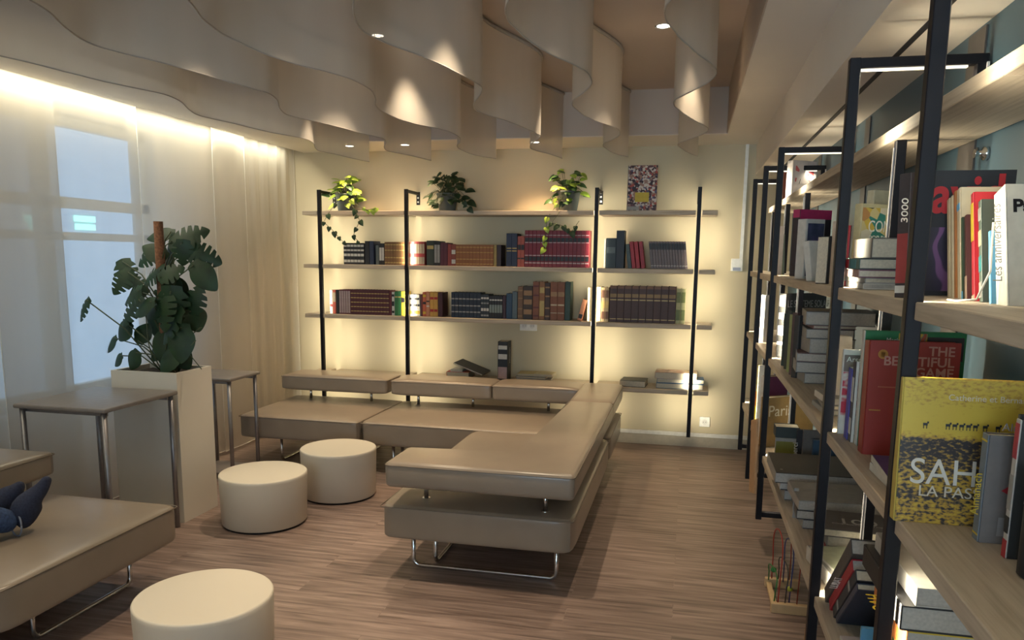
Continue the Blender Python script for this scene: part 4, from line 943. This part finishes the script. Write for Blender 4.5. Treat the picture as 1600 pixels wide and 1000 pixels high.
# fourth board, far bays
Z4 = Z_(1)
tanb = M['peach']
face('grey book with yellow and orange spine on the low shelf far end', .462, 1177, 1182, 1197, 571, 640, 1, C(.12, .12, .12), C(.45, .38, .20), bands=[(.3, .55, ORG), (.05, .3, YEL)])
face('purple backed book with white edge on the low shelf far end', .47, 1189.5, 1195, 1236, 589, 640, 1, C(.13, .02, .07), WHT)
k, W_, T_, H_ = face('brown and gold Paris picture book standing on the low shelf', .455, 1190, 1196, 1284, 622, 670, 1, C(.25, .15, .05), C(.30, .18, .06))
text('title', 'Paris', .088, C(.60, .52, .38), k, (.010, -.0012, H_-.105), COVER, 'cream serif title', sx=1)
k = MB().box(-.115, .115, -.006, .006, 0, .40, .002, 1).build('tan_board', tanb); p = onx(.40, 1181, 712)
k.location = (.395, p.y, p.z); k.rotation_euler = (math.radians(0), math.radians(14), math.radians(92)); tag(k, 'tan cardboard panel leaning out of the low shelf against the second post', 'board')
k.location.z = .30
book('olive yellow book in a white frame on the low shelf', .10, .022, .145, (.468, 4.02, Z4), OLV, LGRY, None, cbands=[(.88, 1, LGRY)])
k = book('dark green curved box lying on the olive book', .115, .10, .055, (.466, 4.0225, Z4+.1455), C(.035, .05, .05), C(.05, .06, .06))
k = book('black book with white script spine beside the olive one', .13, .016, .205, (.560, 3.96, Z4), BLK, BLK)
text('spine_title', 'merci', .035, M['trim'], k, (.006, -.001, .06), (PI/2, -PI/2, PI/2*0), 'white script')
k = book('grey paperback upright on the low shelf behind the blue book', .15, .022, .21, (.585, 3.93, Z4), C(.16, .145, .13), C(.17, .15, .14))
text('title', 'MACHINES', .015, C(.05, .05, .05), k, (.035, -.001, .165), COVER, 'dark lettering')
k = book('blue hardback upright on the low shelf above the black book', .125, .026, .175, (.625, 3.88, Z4), C(.035, .09, .16), C(.04, .10, .18))
# pile at bay C
p = onz(.522, 1240, 828)
zt, yn = stack(.452, 1243, 826, 1, [
 ('thick grey book at the bottom of the low shelf pile', 1300, .037, .24, C(.10, .09, .10), LGRY, 2, .02, dict(pages='pagesw')),
 ('black and white book second in the low shelf pile', 1400, .036, .26, BLK, C(.10, .10, .10), -3, .006, dict(pages='pagesw')),
 ('pale spined big book third in the low shelf pile', 1400, .038, .27, LGRY, C(.42, .38, .34), 2, .0, dict(pages='pagesw'))])
zb = Z4
yb = 3.41
for lb, T, cv, sp, dx, W in (('grey white flat book in the low shelf far pile', .044, G3, LGRY, .0, .30), ('dark flat book under the big black one on the low shelf', .036, BLK, WHT, -.02, .31)):
    book(lb, W, T, .26, (.45+dx, yb+.28, zb), cv, sp, FLAT, pages='pagesw'); zb += T+.0007
k = book('big black flat book with a white dot on the low shelf', .35, .046, .365, (.405, yb+.36, zb), C(.028, .024, .022), LGRY, FLAT, pages='pagesw')
MB().lathe([(.006, 0), (.006, .0006)], seg=14).build('white_dot', LGRY, k).matrix_local = Matrix.Translation((.03, .0466, .31)) @ R(-90, 'X')
k = empty('metal_bookend', (.455, 3.19, Z4), 0, 'white perforated metal bookend at the front of the low shelf', 'bookend')
MB().box(0, .10, 0, .004, 0, .003).build('foot', LGRY, k)
MB().box(0, .018, 0, .004, .003, .125).box(.045, .06, 0, .004, .003, .09).box(.018, .045, 0, .004, .003, .02).build('upright', LGRY, k)
k = book('grey brown flat book with large white 100 on its cover', .30, .028, .22, (.50, 2.98, Z4+.082), C(.085, .07, .068), G2, R(-5, 'Z') @ FLAT)
text('title', '100', .075, C(.42, .40, .37), k, (.07, .0285, .14), (PI/2, 0, 0), 'pale lettering', sx=1.2).rotation_euler = (-PI/2, 0, 0)
text('title', 'CONSTRUCTIONS DU MONDE', .014, C(.30, .28, .26), k, (.05, .0285, .155), (-PI/2, 0, 0), 'small pale lettering')
book('red edged thick book carrying the 100 book', .26, .040, .22, (.51, 2.985, Z4), C(.28, .03, .05), C(.3, .04, .05), FLAT)
book('dark green flat book under the 100 book', .25, .040, .21, (.515, 2.98, Z4+.0409), C(.05, .05, .05), G2, FLAT)
# near pile under the fourth post: leaning V of books, bay B
yB = 2.36
flat('white magazine with black headline on the low shelf by the fourth post', .445, 2.74, Z4, .17, .05, .26, LGRY, 8, WHT, pages='pagesw')
k = flat('pale green magazine on top of the white one by the fourth post', .452, 2.71, Z4+.0507, .17, .008, .24, C(.48, .50, .36), 12, WHT)
text('title', 'de', .04, BLK, k, (.05, .0085, .18), (-PI/2, 0, 0), 'black lettering')
flat('white book with printed cover behind the leaning books', .645, 2.73, Z4, .115, .08, .25, C(.45, .46, .40), -4, WHT, pages='pagesw')
def lean_b(label, x, y, T, H, W, cover, spine, ln, z=Z4, **kw):
    return book(label, W, T, H, (x, y, z+.0), cover, spine, R(-ln, 'X'), **kw)
A_ = 48; ca = math.cos(math.radians(A_)); yf = 2.415-.045*ca
k = book('thick dark grey book leaning diagonally on the low shelf by the fourth post', .15, .045, .40, (.452, yf, Z4), C(.075, .07, .065), C(.09, .085, .08), R(A_, 'X'), pages='pagesw'); yf -= .036/ca
k = book('red book leaning under the thick dark grey book', .15, .034, .335, (.456, yf, Z4), C(.38, .02, .035), C(.42, .025, .04), R(A_, 'X'), pages='pagesw')
text('spine_title', 'LUBAT', .030, M['trim'], k, (-.0013, .022, .13), (PI/2, -PI/2, 0), 'white lettering'); yf -= .034/ca
k = book('black book with blue band leaning beneath the red one', .17, .032, .32, (.458, yf, Z4), C(.02, .022, .03), C(.03, .04, .05), R(A_, 'X'), [(.2, .25, LGRY), (.7, .75, LGRY)]); yf -= .022/ca
k = book('dark blue thin book leaning lowest of the diagonal ones', .17, .020, .29, (.46, yf, Z4), C(.03, .04, .07), C(.05, .06, .10), R(A_, 'X'))
k = book('light blue folder standing on the low shelf near the front', .12, .012, .11, (.47, 1.995, Z4), LBL, LBL)
flat('white card booklet at the bottom front of the low shelf', .452, 2.15, Z4, .09, .010, .10, C(.55, .48, .48), 4, WHT)
# bay A pile below the near shelf
zb = Z4
for lb, T, Ln, cv, sp, rz, dx in (('dark grey atlas at the very bottom of the near low pile', .06, .28, G3, G3, 0, .01), ('brown thick book second in the near low pile', .055, .27, BRN, BRN, 1, .0),
   ('dark blue thick book third in the near low pile', .06, .26, NAVY, NAVY, -1, .01), ('green thick book fourth in the near low pile', .05, .26, C(.04, .1, .06), GRN, 0, .005),
   ('yellow covered thick book in the near low pile', .058, .26, YEL, ORG, 1, -.01), ('black book with yellow lettered spine under the big white one', .053, .355, BLK, BLK, 0, -.022),
   ('big white book with printed spine on top of the near low pile', .040, .33, C(.50, .48, .44), C(.45, .43, .40), 1, .0)):
    bk_ = book(lb, .25, T, Ln, (.475+dx-math.sin(math.radians(rz))*Ln*.5, 1.62+Ln, zb), cv, sp, R(rz, 'Z') @ FLAT, pages='pagesw')
    if T == .053: text('spine_title', 'HAO', .048, YEL, bk_, (-.0013, .007, .20), (PI/2, -PI/2, 0), 'yellow lettering', sx=.85)
    zb += T+.0007

# ------------------------------------------------------------------ bead maze and boards on the floor under the bookcase
p = onz(0, 1207, 955)
k = empty('bead_maze', (p.x+.05, p.y+.12, 0), 0, 'wooden bead maze toy with coloured wire loops on the floor under the bookcase', 'toy')
MB().box(-.06, .10, -.14, -.11, 0, .045, .004).build('base_block', M['pine'], k)
MB().box(-.06, .10, .14, .17, 0, .045, .004).build('base_block', M['pine'], k)
MB().box(-.055, -.03, -.112, .142, .012, .03, .003).build('side_rail', M['pine'], k)
for c, x, hh, yw in ((C(.45, .04, .03), -.03, .34, .12), (C(.03, .05, .20), .02, .30, .10), (C(.03, .20, .05), -.045, .16, .11), (C(.30, .05, .03), .05, .36, .12), (C(.05, .05, .05), .0, .20, .12)):
    pts = [(x, -yw, .04)]+[(x+.01*math.sin(a*2), -yw*math.cos(a), .06+(hh-.06)*math.sin(a)**.6) for a in [PI*j/16 for j in range(1, 16)]]+[(x, yw+.03, .04)]
    MB().tube(pts, .0028, 8).build('wire', c, k)
for c, a, b_, z in ((PUR, .02, -.06, .09), (C(.45, .5, .05), .02, -.09, .10), (C(.03, .2, .05), -.04, .02, .14)):
    MB().lathe([(.004, -.012), (.013, -.006), (.013, .006), (.004, .012)], seg=16).build('bead', c, k).location = (a, b_, z)
k = MB().box(-.17, .17, -.005, .005, 0, .42, .002, 1).build('brown_board', M['card']); k.location = (.47, 2.72, .01); k.rotation_euler = (math.radians(0), math.radians(22), math.radians(75))
k.location.z = .068
tag(k, 'brown hardboard sheet leaning on the floor under the bookcase', 'board')
k = MB().tube([(.055*math.cos(a), .02*math.sin(a), .055+.055*math.sin(a)) for a in [2*PI*j/32 for j in range(33)]], .004, 8).build('yellow_ring', C(.55, .47, .14)); k.location = (.52, 2.50, .0045)
tag(k, 'pale yellow ring standing against the brown board on the floor', 'ring')

# ------------------------------------------------------------------ person lying on the left sofa
def skin_obj(name, verts, edges, radii, mats, parent, root=0, sub=2):
    me = bpy.data.meshes.new(name); me.from_pydata([Vector(v) for v in verts], edges, []); me.materials.append(mats)
    o = bpy.data.objects.new(name, me); COL.objects.link(o); o.parent = parent
    md = o.modifiers.new('skin', 'SKIN'); md.use_smooth_shade = True
    for i, sv in enumerate(me.skin_vertices[0].data):
        rr = radii[i]; sv.radius = rr if isinstance(rr, tuple) else (rr, rr); sv.use_root = (i == root)
    s_ = o.modifiers.new('sub', 'SUBSURF'); s_.levels = sub; s_.render_levels = sub; return o
heel = onz(ST+.03, 50, 824); toe1 = Vector((0, 0, 0))
hx, hy = heel.x, heel.y
k = empty('person', (hx, hy-.5, ST), 0, 'person in blue jeans and navy socks lying on the left sofa, only feet in view', 'person')
K0 = Vector(k.location)
dr = Vector((-.42, -1, 0)).normalized(); zs = .40
def L3(*pts): return [Vector(p)-K0 for p in pts]
h1 = Vector((hx, hy, zs+.035)); h2 = h1+Vector((-.13, .03, .02))
k1 = h1+dr*.46+Vector((0, 0, .17)); k2 = h2+dr*.45+Vector((-.03, 0, .20))
pel = h1+dr*.92+Vector((-.05, 0, .07))
hip1, hip2 = pel+Vector((.09, -.02, 0)), pel+Vector((-.09, .02, 0))
ch, nk, hd = pel+dr*.30+Vector((0, 0, .03)), pel+dr*.50+Vector((0, 0, .06)), pel+dr*.62+Vector((0, 0, .09))
sh1, sh2 = ch+Vector((.17, -.14, .03)), ch+Vector((-.17, -.02, .03))
V = L3(pel, hip1, (hip1+k1)/2, k1, (k1+h1)/2+Vector((0, 0, .01)), h1-Vector((0, 0, -.012))+dr*.05, hip2, (hip2+k2)/2, k2, (k2+h2)/2, h2+dr*.05)
E_ = [(0, 1), (1, 2), (2, 3), (3, 4), (4, 5), (0, 6), (6, 7), (7, 8), (8, 9), (9, 10)]
skin_obj('jeans', V, E_, [.13, .085, .078, .062, .060, .053, .085, .078, .062, .060, .053], M['denim'], k)
V = L3(pel+dr*.02, ch, nk, sh1, sh1+Vector((.06, .22, -.06)), sh1+Vector((-.05, .40, -.02)), sh2, sh2+Vector((-.03, .24, -.05)), sh2+Vector((.10, .40, .0)))
skin_obj('shirt', V, [(0, 1), (1, 2), (1, 3), (3, 4), (4, 5), (1, 6), (6, 7), (7, 8)], [.125, .135, .06, .06, .045, .036, .06, .045, .036], M['shirt'], k)
V = L3(nk, nk+dr*.05, hd, hd+dr*.09, hd+dr*.02+Vector((0, 0, .085)))
skin_obj('body', V, [(0, 1), (1, 2), (2, 3), (2, 4)], [.05, .052, .085, .07, .012], M['skin'], k)
hb = skin_obj('hair', L3(hd+dr*.06-Vector((0, 0, .02)), hd+dr*.11), [(0, 1)], [.088, .075], M['hair'], k)
def foot(h, toe, side):
    a = (toe-h); up = Vector((0, 0, 1)); ank = h+dr*.015+Vector((0, 0, .045))
    V = L3(h+dr*.07+Vector((0, 0, .02)), ank, h+Vector((0, .018, .012)), ank+a*.35+Vector((0, -.012, .0)), h+a*.72+dr*.01, toe)
    return skin_obj('sock', V, [(0, 1), (1, 2), (1, 3), (3, 4), (4, 5)], [.045, .047, .036, (.042, .044), (.036, .030), (.022, .015)], M['sock'], k, 1)
foot(h1, ony(h1.y+.04, 76, 744), 1)
foot(h2, ony(h2.y+.02, 36, 752), -1)
cf = h1+dr*.06+Vector((0, 0, .016))-K0
MB().tube([cf+Vector((-dr.y, dr.x, 0))*math.cos(a)*.055+Vector((0, 0, 1))*math.sin(a)*.055 for a in [2*PI*j/28 for j in range(29)]], .0035, 6).build('cuff_stitching', M['stitch'], k)
